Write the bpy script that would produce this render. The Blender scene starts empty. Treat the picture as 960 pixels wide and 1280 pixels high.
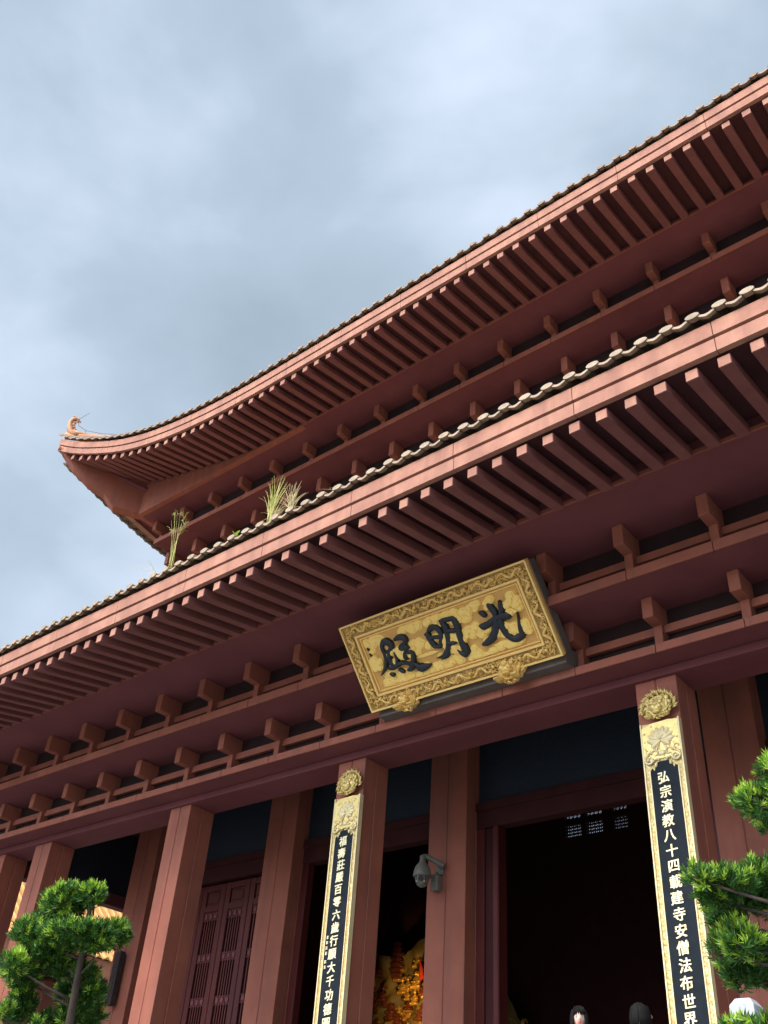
import bpy, math, random
from mathutils import Vector, Matrix, noise
random.seed(7)
U = 0.65                      # metres per layout unit
Z0 = 2.75                     # ground lies this many units below the layout's origin
scn = bpy.context.scene
COL = scn.collection
def P(x, y, z): return Vector((x*U, y*U, (z+Z0)*U))
WORLD = {}                    # world origin of each object, in metres
R = math.radians

# ------------------------------------------------------------------ materials
def lin(c):
    return tuple(((v/12.92) if v <= .04045 else ((v+.055)/1.055)**2.4) for v in c)
def newmat(name):
    m = bpy.data.materials.new(name); m.use_nodes = True
    nt = m.node_tree; b = nt.nodes['Principled BSDF']
    return m, nt, b
def N(nt, t, **k):
    n = nt.nodes.new(t)
    for a, v in k.items(): setattr(n, a, v)
    return n
def paint(name, c1, c2, rough=.7, scale=1.2, stretch=(1, 1, 1), bump=.15, bscale=60, spec=.3, metal=0, streak=None, detail=6):
    """mottled surface: two base colours mixed by noise, fine bump, optional vertical streaks of a third colour"""
    m, nt, b = newmat(name); L = nt.links.new
    g = N(nt, 'ShaderNodeNewGeometry')
    mp = N(nt, 'ShaderNodeMapping'); mp.inputs['Scale'].default_value = stretch
    L(g.outputs['Position'], mp.inputs['Vector'])
    n = N(nt, 'ShaderNodeTexNoise'); n.inputs['Scale'].default_value = scale; n.inputs['Detail'].default_value = detail
    n.inputs['Roughness'].default_value = .65
    L(mp.outputs[0], n.inputs['Vector'])
    r = N(nt, 'ShaderNodeValToRGB'); r.color_ramp.elements[0].position = .3; r.color_ramp.elements[1].position = .7
    r.color_ramp.elements[0].color = (*c1, 1); r.color_ramp.elements[1].color = (*c2, 1)
    L(n.outputs['Fac'], r.inputs['Fac'])
    out = r.outputs['Color']
    if streak:
        mp2 = N(nt, 'ShaderNodeMapping'); mp2.inputs['Scale'].default_value = (3.2, 3.2, .38)
        L(g.outputs['Position'], mp2.inputs['Vector'])
        n2 = N(nt, 'ShaderNodeTexNoise'); n2.inputs['Scale'].default_value = 1.1; n2.inputs['Detail'].default_value = 5
        L(mp2.outputs[0], n2.inputs['Vector'])
        r2 = N(nt, 'ShaderNodeValToRGB'); r2.color_ramp.elements[0].position = .46; r2.color_ramp.elements[1].position = .68
        r2.color_ramp.elements[0].color = (0, 0, 0, 1); r2.color_ramp.elements[1].color = (streak[3],)*3+(1,)
        L(n2.outputs['Fac'], r2.inputs['Fac'])
        mx = N(nt, 'ShaderNodeMix', data_type='RGBA'); L(r2.outputs['Color'], mx.inputs[0])
        L(out, mx.inputs[6]); mx.inputs[7].default_value = (*streak[:3], 1)
        out = mx.outputs[2]
    L(out, b.inputs['Base Color'])
    b.inputs['Roughness'].default_value = rough; b.inputs['Metallic'].default_value = metal
    b.inputs['Specular IOR Level'].default_value = spec
    if bump:
        n3 = N(nt, 'ShaderNodeTexNoise'); n3.inputs['Scale'].default_value = bscale; n3.inputs['Detail'].default_value = 4
        L(g.outputs['Position'], n3.inputs['Vector'])
        bp = N(nt, 'ShaderNodeBump'); bp.inputs['Strength'].default_value = bump; bp.inputs['Distance'].default_value = .01
        L(n3.outputs['Fac'], bp.inputs['Height']); L(bp.outputs[0], b.inputs['Normal'])
    return m
M = {}
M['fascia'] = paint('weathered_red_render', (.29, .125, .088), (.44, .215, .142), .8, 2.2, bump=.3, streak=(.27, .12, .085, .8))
M['red'] = paint('red_render', (.25, .076, .047), (.345, .112, .069), .72, 1.1, bump=.25, streak=(.21, .078, .056, .65), detail=8)
M['rafter'] = paint('shaded_rafter_red', (.17, .062, .055), (.22, .08, .07), .75, 2.0, bump=.25)  # rafter bodies: eave shade put into the colour; ends keep the weathered render
M['deck'] = paint('dark_red_boarding', (.06, .021, .024), (.09, .03, .032), .85, 1.5)
M['soffit'] = paint('shaded_soffit_red', (.135, .038, .042), (.18, .052, .055), .75, .9, bump=.2)  # same red paint, darkened to carry the shade under the eaves
M['joint'] = paint('dark_joint', (.05, .02, .018), (.07, .03, .025), .9)
M['recess'] = paint('recess_shade', (.020, .009, .009), (.034, .014, .013), .85, 2)
M['door'] = paint('lacquered_door_red', (.062, .010, .009), (.10, .017, .014), .5, 2.5, stretch=(1, 1, .25), bump=.1, spec=.25)
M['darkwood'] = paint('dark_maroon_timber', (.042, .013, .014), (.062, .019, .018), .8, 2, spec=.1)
M['tile_low'] = paint('pale_glazed_tile', (.16, .115, .07), (.24, .17, .11), .55, 5, bump=.35, bscale=40, spec=.45)
M['tile_rim'] = paint('cream_tile_end', (.22, .155, .10), (.40, .30, .20), .6, 8, bump=.4, bscale=50)
M['tile_rim_upper'] = paint('brown_tile_end', (.15, .10, .07), (.34, .24, .16), .7, 9, bump=.4, bscale=50)  # darker brown tile ends for the upper eave
M['tile_orange'] = paint('orange_glazed_tile', (.50, .22, .042), (.64, .33, .08), .35, 3, bump=.2, bscale=30, spec=.6)
M['ceramic'] = paint('orange_ceramic', (.42, .17, .075), (.55, .26, .12), .5, 14, bump=.5, bscale=60)
M['white_stone'] = paint('white_granite', (.34, .35, .37), (.44, .45, .47), .6, 18, bump=.3, bscale=120)
M['paving'] = paint('grey_granite_paving', (.15, .145, .14), (.21, .20, .195), .8, 1.0)
M['ground'] = paint('courtyard_paving', (.17, .165, .16), (.24, .235, .225), .85, .6)
M['black'] = paint('black_lacquer', (.006, .009, .013), (.012, .017, .024), .6, 6, bump=.12, bscale=80, spec=.12)
M['char_black'] = paint('black_character_paint', (.007, .010, .015), (.014, .020, .028), .5, 14, bump=.35, bscale=90, spec=.5)
M['greymetal'] = paint('grey_box_paint', (.10, .082, .07), (.14, .115, .10), .6, 3)
M['camgrey'] = paint('camera_housing', (.13, .13, .10), (.17, .165, .13), .5, 8, bump=.05, spec=.5)
M['speaker'] = paint('speaker_housing', (.03, .022, .022), (.05, .035, .035), .6, 8)
M['bark'] = paint('bark', (.04, .028, .022), (.09, .066, .05), .9, 14, stretch=(1, 1, .3), bump=.8, bscale=30)
M['plaster'] = paint('interior_wall', (.10, .075, .045), (.15, .11, .07), .8, 1)
M['skin'] = paint('skin', (.56, .36, .28), (.62, .41, .33), .5, 20, bump=.05)
M['hair'] = paint('black_hair', (.006, .005, .005), (.014, .012, .011), .75, 60, stretch=(1, 1, .2), bump=.3, bscale=200, spec=.12)
M['cloth_a'] = paint('pale_blouse', (.42, .42, .45), (.5, .5, .52), .9, 20)
M['cloth_b'] = paint('dark_jacket', (.035, .04, .055), (.05, .055, .07), .9, 20)
M['trousers'] = paint('dark_trousers', (.03, .03, .04), (.045, .045, .055), .9, 20)
M['shoe'] = paint('shoe', (.02, .02, .02), (.03, .03, .03), .5)
def goldmat(name, c1, c2, rough, metal, sc, bump, bs):
    return paint(name, c1, c2, rough, sc, bump=bump, bscale=bs, metal=metal, spec=.5)
M['gold_field'] = goldmat('old_gold_ground', (.62, .33, .075), (.72, .40, .11), .6, .05, 6, .3, 90)
M['gold_cloud'] = goldmat('gold_leaf_cloud', (.97, .63, .15), (1.0, .73, .22), .5, .05, 9, .35, 60)
M['gold_line'] = goldmat('gold_line', (.92, .60, .18), (1.0, .70, .25), .5, .1, 9, .3, 60)
M['gold_carve'] = goldmat('carved_gilding', (.70, .41, .09), (1.0, .69, .23), .38, .2, 16, .5, 60)
M['gold_deep'] = goldmat('gilding_recess', (.30, .17, .05), (.55, .36, .12), .7, .2, 16, .5, 60)
M['gold_bright'] = goldmat('bright_gilding', (.62, .44, .13), (.80, .60, .23), .38, .35, 14, .4, 50)
M['gold_pale'] = goldmat('pale_gold_carving', (.70, .54, .26), (.80, .66, .38), .5, .1, 14, .3, 60)
M['gold_text'] = goldmat('gold_lettering', (.78, .66, .38), (.86, .76, .50), .5, .15, 20, .1, 60)

def scroll_border_mat():
    m, nt, b = newmat('chased_gold_border'); L = nt.links.new
    g = N(nt, 'ShaderNodeNewGeometry')
    v = N(nt, 'ShaderNodeTexVoronoi', feature='SMOOTH_F1'); v.inputs['Scale'].default_value = 26
    w = N(nt, 'ShaderNodeTexNoise'); w.inputs['Scale'].default_value = 14; w.inputs['Distortion'].default_value = 2.5
    L(g.outputs['Position'], v.inputs['Vector']); L(g.outputs['Position'], w.inputs['Vector'])
    ad = N(nt, 'ShaderNodeMath', operation='ADD'); L(v.outputs['Distance'], ad.inputs[0]); L(w.outputs['Fac'], ad.inputs[1])
    r = N(nt, 'ShaderNodeValToRGB'); r.color_ramp.elements[0].position = .55; r.color_ramp.elements[1].position = .95
    r.color_ramp.elements[0].color = (.80, .66, .36, 1); r.color_ramp.elements[1].color = (.50, .36, .13, 1)
    L(ad.outputs[0], r.inputs['Fac']); L(r.outputs['Color'], b.inputs['Base Color'])
    bp = N(nt, 'ShaderNodeBump'); bp.inputs['Strength'].default_value = .9; bp.inputs['Distance'].default_value = .012
    L(ad.outputs[0], bp.inputs['Height']); L(bp.outputs[0], b.inputs['Normal'])
    b.inputs['Roughness'].default_value = .45; b.inputs['Metallic'].default_value = .3
    return m
M['gold_border'] = scroll_border_mat()

def mesh_screen_mat():
    m, nt, b = newmat('dark_blue_tiled_panel'); L = nt.links.new
    g = N(nt, 'ShaderNodeNewGeometry')
    sp = N(nt, 'ShaderNodeSeparateXYZ'); cb = N(nt, 'ShaderNodeCombineXYZ')
    L(g.outputs['Position'], sp.inputs[0]); L(sp.outputs['X'], cb.inputs['X']); L(sp.outputs['Z'], cb.inputs['Y'])
    t = N(nt, 'ShaderNodeTexBrick'); t.inputs['Scale'].default_value = 5.5
    t.inputs['Mortar Size'].default_value = .012; t.inputs['Color1'].default_value = (.012, .020, .032, 1)
    t.inputs['Color2'].default_value = (.017, .026, .040, 1); t.inputs['Mortar'].default_value = (.035, .042, .055, 1)
    L(cb.outputs[0], t.inputs['Vector']); L(t.outputs['Color'], b.inputs['Base Color'])
    b.inputs['Roughness'].default_value = .55
    return m
M['screen'] = mesh_screen_mat()

def leafmat(name, c1, c2):
    m = bpy.data.materials.new(name); m.use_nodes = True
    nt = m.node_tree; L = nt.links.new
    b = nt.nodes['Principled BSDF']; out = nt.nodes['Material Output']
    g = N(nt, 'ShaderNodeNewGeometry')
    r = N(nt, 'ShaderNodeValToRGB'); r.color_ramp.elements[0].color = (*c1, 1); r.color_ramp.elements[1].color = (*c2, 1)
    L(g.outputs['Random Per Island'], r.inputs['Fac'])
    L(r.outputs['Color'], b.inputs['Base Color']); b.inputs['Roughness'].default_value = .42; b.inputs['Specular IOR Level'].default_value = .45
    tr = N(nt, 'ShaderNodeBsdfTranslucent'); L(r.outputs['Color'], tr.inputs['Color'])
    mx = N(nt, 'ShaderNodeMixShader'); mx.inputs[0].default_value = .3
    L(b.outputs[0], mx.inputs[1]); L(tr.outputs[0], mx.inputs[2]); L(mx.outputs[0], out.inputs['Surface'])
    return m
M['leaf'] = leafmat('mature_leaf', (.018, .065, .012), (.075, .20, .025))
M['leaf_young'] = leafmat('young_leaf', (.20, .38, .03), (.42, .58, .06))
M['straw'] = leafmat('dry_grass', (.60, .48, .22), (.82, .70, .42))
M['grass'] = leafmat('green_grass', (.42, .46, .10), (.86, .76, .28))

def emis(name, col, s):
    m, nt, b = newmat(name); b.inputs['Base Color'].default_value = (*col, 1)
    b.inputs['Emission Color'].default_value = (*col, 1); b.inputs['Emission Strength'].default_value = s
    return m
M['led'] = emis('lit_bulb', (1, .75, .5), 3.0)
M['lantern_red'] = emis('lit_red_lantern', (.7, .03, .02), .5)

# ------------------------------------------------------------------ mesh builder (layout units)
class MB:
    def __init__(s): s.v = []; s.f = []; s.m = []; s.mi = 0
    def add(s, verts, faces):
        o = len(s.v); s.v += [tuple(q) for q in verts]
        for f in faces: s.f.append([o+i for i in f]); s.m.append(s.mi)
        return s
    def box(s, x0, x1, y0, y1, z0, z1):
        return s.add([(x0,y0,z0),(x1,y0,z0),(x1,y1,z0),(x0,y1,z0),(x0,y0,z1),(x1,y0,z1),(x1,y1,z1),(x0,y1,z1)],
                     [(0,3,2,1),(4,5,6,7),(0,1,5,4),(1,2,6,5),(2,3,7,6),(3,0,4,7)])
    def hexa(s, a, b):            # a, b: matching quads, joined
        return s.add(list(a)+list(b), [(3,2,1,0),(4,5,6,7),(0,1,5,4),(1,2,6,5),(2,3,7,6),(3,0,4,7)])
    def prism(s, A, B):           # two matching polygons joined
        n = len(A)
        return s.add(list(A)+list(B), [tuple(range(n))[::-1], tuple(range(n, 2*n))] + [(i, (i+1) % n, n+(i+1) % n, n+i) for i in range(n)])
    def tube(s, path, rad, n=8, cap=True, sx=1.0):
        path = [Vector(p) for p in path]
        if not hasattr(rad, '__len__'): rad = [rad]*len(path)
        vs = []; up = None
        for i, p in enumerate(path):
            t = (path[min(i+1, len(path)-1)]-path[max(i-1, 0)]).normalized()
            if up is None: up = Vector((0, 0, 1)) if abs(t.z) < .9 else Vector((0, 1, 0))
            a = t.cross(up).normalized(); b2 = a.cross(t).normalized(); up = b2
            for k in range(n):
                an = 2*math.pi*k/n
                vs.append(p+a*math.cos(an)*rad[i]*sx+b2*math.sin(an)*rad[i])
        fs = []
        for i in range(len(path)-1):
            for k in range(n):
                fs.append((i*n+k, i*n+(k+1) % n, (i+1)*n+(k+1) % n, (i+1)*n+k))
        if cap: fs += [tuple(range(n))[::-1], tuple(range((len(path)-1)*n, len(path)*n))]
        return s.add(vs, fs)
    def ball(s, c, r, nu=10, nv=7, rot=None):
        c = Vector(c); r = Vector(r) if hasattr(r, '__len__') else Vector((r, r, r))
        vs = []
        for j in range(nv+1):
            th = math.pi*j/nv
            for i in range(nu):
                ph = 2*math.pi*i/nu
                q = Vector((r.x*math.sin(th)*math.cos(ph), r.y*math.sin(th)*math.sin(ph), r.z*math.cos(th)))
                if rot: q = rot @ q
                vs.append(c+q)
        fs = [(j*nu+i, (j+1)*nu+i, (j+1)*nu+(i+1) % nu, j*nu+(i+1) % nu) for j in range(nv) for i in range(nu)]
        return s.add(vs, fs)
    def build(s, name, mat, parent=None, origin=None, smooth=False, bevel=0, **props):
        pts = [P(*q) for q in s.v]
        if origin is None:
            org = Vector(((min(p.x for p in pts)+max(p.x for p in pts))/2, (min(p.y for p in pts)+max(p.y for p in pts))/2, min(p.z for p in pts)))
        else: org = P(*origin)
        me = bpy.data.meshes.new(name); me.from_pydata([p-org for p in pts], [], s.f)
        mats = mat if isinstance(mat, (list, tuple)) else [mat]
        for m in mats: me.materials.append(M[m])
        if len(mats) > 1: me.polygons.foreach_set('material_index', s.m)
        if smooth: me.polygons.foreach_set('use_smooth', [True]*len(me.polygons))
        me.update()
        return place(name, me, parent, org, bevel, props)
def place(name, me, parent, org, bevel=0, props=None):
    o = bpy.data.objects.new(name, me); COL.objects.link(o)
    if parent: o.parent = parent; o.location = org-WORLD[parent.name]
    else: o.location = org
    WORLD[o.name] = org.copy()
    if bevel:
        b = o.modifiers.new('b', 'BEVEL'); b.width = bevel*U; b.segments = 1; b.limit_method = 'ANGLE'; b.angle_limit = R(50)
    for k, v in (props or {}).items(): o[k] = v
    return o
def thing(name, loc, label, cat, group=None):
    o = bpy.data.objects.new(name, None); COL.objects.link(o); o.location = P(*loc); WORLD[o.name] = P(*loc)
    o.empty_display_size = .1
    tag(o, label, cat, group); return o
def tag(o, label, cat, group=None):
    o['label'] = label; o['category'] = cat
    if group: o['group'] = group
    return o
def copy_at(src, d, parent=None):       # same mesh, moved by d layout units
    o = src.copy(); COL.objects.link(o)
    o.location = src.location+Vector(d)*U
    WORLD[o.name] = WORLD[src.name]+Vector(d)*U
    if parent: o.parent = parent
    return o
def copy_tree(root, d):
    r = copy_at(root, d)
    for ch in [c for c in bpy.data.objects if c.parent == root]:
        c = ch.copy(); COL.objects.link(c); c.parent = r; WORLD[c.name] = WORLD[ch.name]+Vector(d)*U
        for g in [q for q in bpy.data.objects if q.parent == ch]:
            e = g.copy(); COL.objects.link(e); e.parent = c
    return r
def lerp(a, b, t): return a+(b-a)*t
def interp(tab, x):
    if x <= tab[0][0]: return tab[0][1]
    for (a, va), (b, vb) in zip(tab, tab[1:]):
        if x <= b: return lerp(va, vb, (x-a)/(b-a))
    return tab[-1][1]
def smoothtab(tab, x, w=.6):
    return sum(interp(tab, x+d*w) for d in (-1, -.5, 0, .5, 1))/5

# ------------------------------------------------------------------ setting
g = MB().add([(-900,-600,-2.75),(900,-600,-2.75),(900,900,-2.75),(-900,900,-2.75)], [(0,1,2,3)]).build('ground', 'ground', kind='structure')
t_ = MB().box(-27.6, 17.5, -7.3, 22, -2.75, .6)
t_.build('terrace', 'paving', kind='structure', bevel=.03)
st = MB()
for k in range(9):
    st.box(-9, 2.2, -7.3-.55*(9-k), -7.3-.55*(8-k)+.001*k, -2.75, -2.75+.37*(k+1)-.02)
st.build('steps', 'paving', kind='structure', bevel=.02)

# ------------------------------------------------------------------ temple hall
XL, XR = -27.4, 16.6
hall = thing('temple_hall', (-3.4, 8, .6), 'large two-tiered red temple hall with tiled eaves and square columns', 'temple')
PX0, SP = -22.9792, 2.0537
def X(i): return PX0+SP*i
colx = [-15.4-7.67*2+.3, -23.07, -15.4, -8.03, 1.217, 8.7, 16.0]
colx[0] = -26.1
# one column with grooved faces
def column_profile(hx, hy, g=.018, gd=.03):
    pr = []
    pr += [(-hx,-hy), (-g,-hy), (-g,-hy+gd), (g,-hy+gd), (g,-hy), (hx,-hy)]
    pr += [(hx,-g), (hx-gd,-g), (hx-gd,g), (hx,g), (hx,hy)]
    pr += [(-hx,hy), (-hx,g), (-hx+gd,g), (-hx+gd,-g), (-hx,-g)]
    return pr
def column(x, yc, hx, hy, z0, z1, parent, base=True):
    m = MB(); pr = column_profile(hx, hy)
    m.prism([(x+a, yc+b, z0) for a, b in pr], [(x+a, yc+b, z1) for a, b in pr])
    return m.build('column', 'red', parent, origin=(x, yc, z0), bevel=.012)
c0 = column(colx[0], .5, .5, .5, .85, 10.25, hall)
pl = MB().box(colx[0]-.62, colx[0]+.62, -.12, 1.12, .6, .85).build('plinth', 'white_stone', c0, bevel=.02)
for x in colx[1:]:
    c = copy_at(c0, (x-colx[0], 0, 0), hall)
    p2 = pl.copy(); COL.objects.link(p2); p2.parent = c
d0 = column(-23.07+.45, 4.7, .7, .5, .6, 12.7, hall)
for x in (-15.4+.35, -7.8, 1.217-.03, 8.7, 16.0):
    copy_at(d0, (x+22.62, 0, 0), hall)
incol = [-22.62, -15.05, -7.8, 1.187, 8.7, 16.0]

# architrave (lintel) and stepped cornice slabs
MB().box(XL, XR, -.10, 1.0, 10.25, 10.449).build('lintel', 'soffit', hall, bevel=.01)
def slab(y0, y1, z0, z1, xl, xr, x_seam, pitch, mat='red', gap=.012):
    m = MB()
    xs = [x for x in (x_seam+pitch*k for k in range(-40, 40)) if xl+.1 < x < xr-.1]
    xs = [xl]+xs+[xr]
    for a, b in zip(xs, xs[1:]): m.box(a+gap*.7, b-gap*.7, y0, y0+.055, z0, z1)
    m.mi = 1; m.box(xl+.02, xr-.02, y0+.057, y0+.08, z0+.004, z1-.004)
    m.mi = 2; m.box(xl, xr, y0+.082, y1, z0+.006, z1-.006)
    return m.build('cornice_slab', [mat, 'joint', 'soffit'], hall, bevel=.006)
slab(-.80, 1.0, 10.452, 10.66, XL, XR, X(0), SP)
slab(-1.92, .9, 11.78, 12.03, XL-.6, XR, X(0), SP)
slab(2.55, 7.0, 25.98, 26.22, -25.1, XR, X(0), SP)
slab(3.7, 7.0, 24.40, 24.62, -24.2, XR, X(0), SP)
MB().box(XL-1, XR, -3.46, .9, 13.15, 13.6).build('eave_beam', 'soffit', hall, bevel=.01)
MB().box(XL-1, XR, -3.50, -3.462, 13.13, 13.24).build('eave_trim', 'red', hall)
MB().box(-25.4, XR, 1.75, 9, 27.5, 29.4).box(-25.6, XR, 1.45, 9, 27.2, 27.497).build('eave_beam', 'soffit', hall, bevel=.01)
# infill behind the brackets; the deep shade there is put into its near-black colour
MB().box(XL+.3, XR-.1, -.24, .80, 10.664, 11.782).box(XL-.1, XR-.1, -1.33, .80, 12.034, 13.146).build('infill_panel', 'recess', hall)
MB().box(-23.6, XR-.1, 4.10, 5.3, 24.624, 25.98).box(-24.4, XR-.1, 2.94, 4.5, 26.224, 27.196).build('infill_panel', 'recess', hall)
MB().box(-23.6, XR-.2, 5.1, 5.5, 18.5, 24.4).box(-23.6, -23.2, 5.5, 20, 18.5, 27.2).build('upper_wall', 'red', hall)
# rails running between the bracket posts
MB().box(XL+.2, XR-.2, -.42, -.28, 11.10, 11.31).build('rail', 'red', hall, bevel=.01)
MB().box(XL+.2, XR-.2, -1.50, -1.36, 12.40, 12.60).build('rail', 'red', hall, bevel=.01)
# brackets: a square arm carried on a short post
def bracket(i, yf, zb, zt, yp, zpost, depth=1.5, hw=.13):
    x = X(i); m = MB()
    m.hexa([(x-hw,yf,zb),(x+hw,yf,zb),(x+hw,yf+depth,zb),(x-hw,yf+depth,zb)], [(x-hw,yf,zt),(x+hw,yf,zt),(x+hw,yf+depth,zt),(x-hw,yf+depth,zt)])
    m.box(x-.105, x+.105, yp, yp+.42, zpost, zb)
    return m.build('bracket', 'red', hall, origin=(x, yp, zpost), bevel=.012)
def bracket_row(i0, i1, *a, **k):
    b0 = bracket(i0, *a, **k)
    for i in range(i0+1, i1+1): copy_at(b0, (SP*(i-i0), 0, 0), hall)
bracket_row(-2, 19, -1.0, 11.26, 11.78, -.55, 10.66)
bracket_row(-2, 19, -2.15, 12.60, 13.15, -1.70, 12.03)
bracket_row(-1, 19, 3.45, 25.28, 25.98, 3.95, 24.62)
bracket_row(-1, 19, 2.33, 26.68, 27.2, 2.80, 26.22)

# --------------- sweep of a fascia profile along a path (profile: outward, up)
def sweep(m, path, prof, side=1):
    n = len(path); rings = []
    for i, p in enumerate(path):
        a = Vector(path[max(i-1, 0)]); b = Vector(path[min(i+1, n-1)])
        t = (b-a); t.z = 0; t.normalize(); nrm = Vector((t.y, -t.x, 0))*side
        rings.append([(p[0]+nrm.x*o, p[1]+nrm.y*o, p[2]+u) for o, u in prof])
    k = len(prof)
    vs = [q for r_ in rings for q in r_]
    fs = [(i*k+j, i*k+(j+1) % k, (i+1)*k+(j+1) % k, (i+1)*k+j) for i in range(n-1) for j in range(k)]
    fs += [tuple(range(k)), tuple(range((n-1)*k, n*k))[::-1]]
    m.add(vs, fs)
PROF = [(-.13,0),(0,0),(0,.315),(-.07,.32),(-.07,.365),(.035,.37),(.035,.72),(-.13,.72)]

def fascia(roof, pathf, xl, xr, xs, pitch, prof=PROF, mat='fascia'):
    m = MB()
    seams = [xl]+[x for x in (xs+pitch*k for k in range(-40, 40)) if xl+.3 < x < xr-.3]+[xr]
    for a, b in zip(seams, seams[1:]):
        nn = max(2, int((b-a)/.45)+1)
        sweep(m, [pathf(lerp(a+.008, b-.008, k/(nn-1))) for k in range(nn)], prof)
    m.mi = 1
    nn = int((xr-xl)/.5)
    inner = [(o-.035 if o > -.2 else o+.02, u+(.02 if u < .1 else -.02 if u > .7 else 0)) for o, u in prof]
    sweep(m, [pathf(lerp(xl+.05, xr-.05, k/nn)) for k in range(nn+1)], [(-.12,.02),(-.09,.02),(-.09,prof[-1][1]-.02),(-.12,prof[-1][1]-.02)])
    return m.build('fascia', [mat, 'joint'], roof, smooth=False)

# --------------- corrugated tile field lofted from an eave curve to a ridge curve
def tiles(roof, E, Rg, n, drop=.0, nv=7, label='roof_tiles', p0=0, cr=.145, pitch_frac=1.0, mats=('tile_low', 'tile_rim')):
    """E(k), Rg(k): eave and ridge points for tile index k (float); one round cap and one curved pan per index"""
    m = MB()
    prof = []                                       # across one pitch, from cap centre to cap centre
    capw = .27; NA = 6
    for j in range(NA+1):                           # cap arc
        a = math.pi*j/NA; prof.append((-capw/2*math.cos(a)*1.0, .13*math.sin(a)+.02))
    sag = [(.30, .02), (.40, -.002), (.5, -.012), (.60, -.002), (.70, .02)]
    def bez(a, b, t):
        q = a.lerp(b, t); q.z -= .16*(b.z-a.z)*4*t*(1-t)*.5; return q
    for k in range(n):
        A0, A1 = Vector(E(k)), Vector(E(k+1)); B0, B1 = Vector(Rg(k)), Vector(Rg(k+1))
        ax = (A1-A0); pl_ = ax.length; axn = ax.normalized()
        up = Vector((0, 0, 1))
        # cap
        for vv in (0,):
            rows = []
            for iv in range(nv+1):
                t = iv/nv; c = bez(A0, B0, t)
                w = lerp(1, max(.15, (B1-B0).length/pl_), t)
                rows.append([c+axn*(px*w)+up*pz for px, pz in prof])
            kk = len(prof); vs = [q for r_ in rows for q in r_]
            fs = [(i*kk+j, i*kk+j+1, (i+1)*kk+j+1, (i+1)*kk+j) for i in range(nv) for j in range(kk-1)]
            m.mi = 0; m.add(vs, fs)
        # cap end: thick rim disc
        dirn = (Vector(B0)-Vector(A0)); dirn.z = 0; dirn.normalize()
        m.mi = 1
        ring = [(capw/2*1.06*math.cos(a), (.068*math.sin(a))+.075) for a in [2*math.pi*q/12 for q in range(12)]]
        jz = random.uniform(-.012, .012)
        m.prism([A0+axn*a-dirn*.045+up*(b+jz) for a, b in ring], [A0+axn*a+dirn*.09+up*(b+.02+jz) for a, b in ring])
        # pan: sheet with sagging front rim
        pan = [(capw*.40/pl_, 0.03)]+[(a, b) for a, b in sag]+[(1-capw*.40/pl_, 0.03)]
        rows = []
        for iv in range(nv+1):
            t = iv/nv; c = bez(A0, B0, t); c1 = bez(A1, B1, t)
            rows.append([c.lerp(c1, a)+up*b for a, b in pan])
        kk = len(pan); vs = [q for r_ in rows for q in r_]
        m.mi = 0; m.add(vs, [(i*kk+j, i*kk+j+1, (i+1)*kk+j+1, (i+1)*kk+j) for i in range(nv) for j in range(kk-1)])
        m.mi = 1
        j1 = random.uniform(-.008, .008)
        fr = [A0.lerp(A1, a)+up*(b+j1)-dirn*.02 for a, b in pan]
        th = [.03, .045, .05, .052, .05, .045, .03]
        lo = [q-up*h for q, h in zip(fr, th)]; hi = [q+up*.012 for q in fr]
        bl = [q+dirn*.12+up*.03 for q in lo]; bh = [q+dirn*.12+up*.03 for q in hi]
        K = len(pan); vs = lo+hi+bl+bh; fs = []
        for j in range(K-1):
            fs += [(j, j+1, K+j+1, K+j), (2*K+j+1, 2*K+j, 3*K+j, 3*K+j+1), (K+j, K+j+1, 3*K+j+1, 3*K+j), (j+1, j, 2*K+j, 2*K+j+1)]
        m.add(vs, fs)
    return m.build(label, list(mats), roof)

# ======== lower roof
roofL = MB().add([(XL-2,-5.9,13.02+.06),(XR,-5.9,13.02+.06),(XR,-3.3,13.52),(XL-2,-3.3,13.52),
                  (XL-2,-5.9,13.12+.06),(XR,-5.9,13.12+.06),(XR,-3.3,13.62),(XL-2,-3.3,13.62)],
                 [(0,3,2,1),(4,5,6,7),(0,1,5,4),(1,2,6,5),(2,3,7,6),(3,0,4,7)]).build('roof', 'deck', hall, label='lower tier roof with straight tiled eave')
fascia(roofL, lambda x: (x, -6.1, 13.0), XL-2, XR, -.106, 2.98)
def rafter_mesh(m, x, yf, zf, yb, zb, w=.125, h=.25):
    k0 = len(m.m)
    m.hexa([(x-w,yf,zf),(x+w,yf,zf),(x+w,yb,zb),(x-w,yb,zb)], [(x-w,yf,zf+h),(x+w,yf,zf+h),(x+w,yb,zb+h),(x-w,yb,zb+h)])
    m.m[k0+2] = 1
ZR0, ZR1 = 12.66, 13.10
m = MB(); rafter_mesh(m, 2.80, -5.99, ZR0, -3.45, ZR1)
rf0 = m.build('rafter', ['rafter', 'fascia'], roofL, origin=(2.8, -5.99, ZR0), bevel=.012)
rx = [2.80+.6225*k for k in range(-33, 8)]
for x in rx:
    if abs(x-2.8) > .01: copy_at(rf0, (x-2.8+random.uniform(-.014,.014), random.uniform(-.02,.02), random.uniform(-.008,.008)), roofL)
m = MB()
for k in list(range(-51, -33))+list(range(8, 22)): rafter_mesh(m, 2.80+.6225*k, -5.99, ZR0, -3.45, ZR1)
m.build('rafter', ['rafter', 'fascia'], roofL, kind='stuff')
PT = .5325; TX0 = 2.917-PT*60
tiles(roofL, lambda k: (TX0+PT*k, -6.24, 13.86), lambda k: (TX0+PT*k, 5.0, 20.2), int((XR-TX0)/PT))

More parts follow.
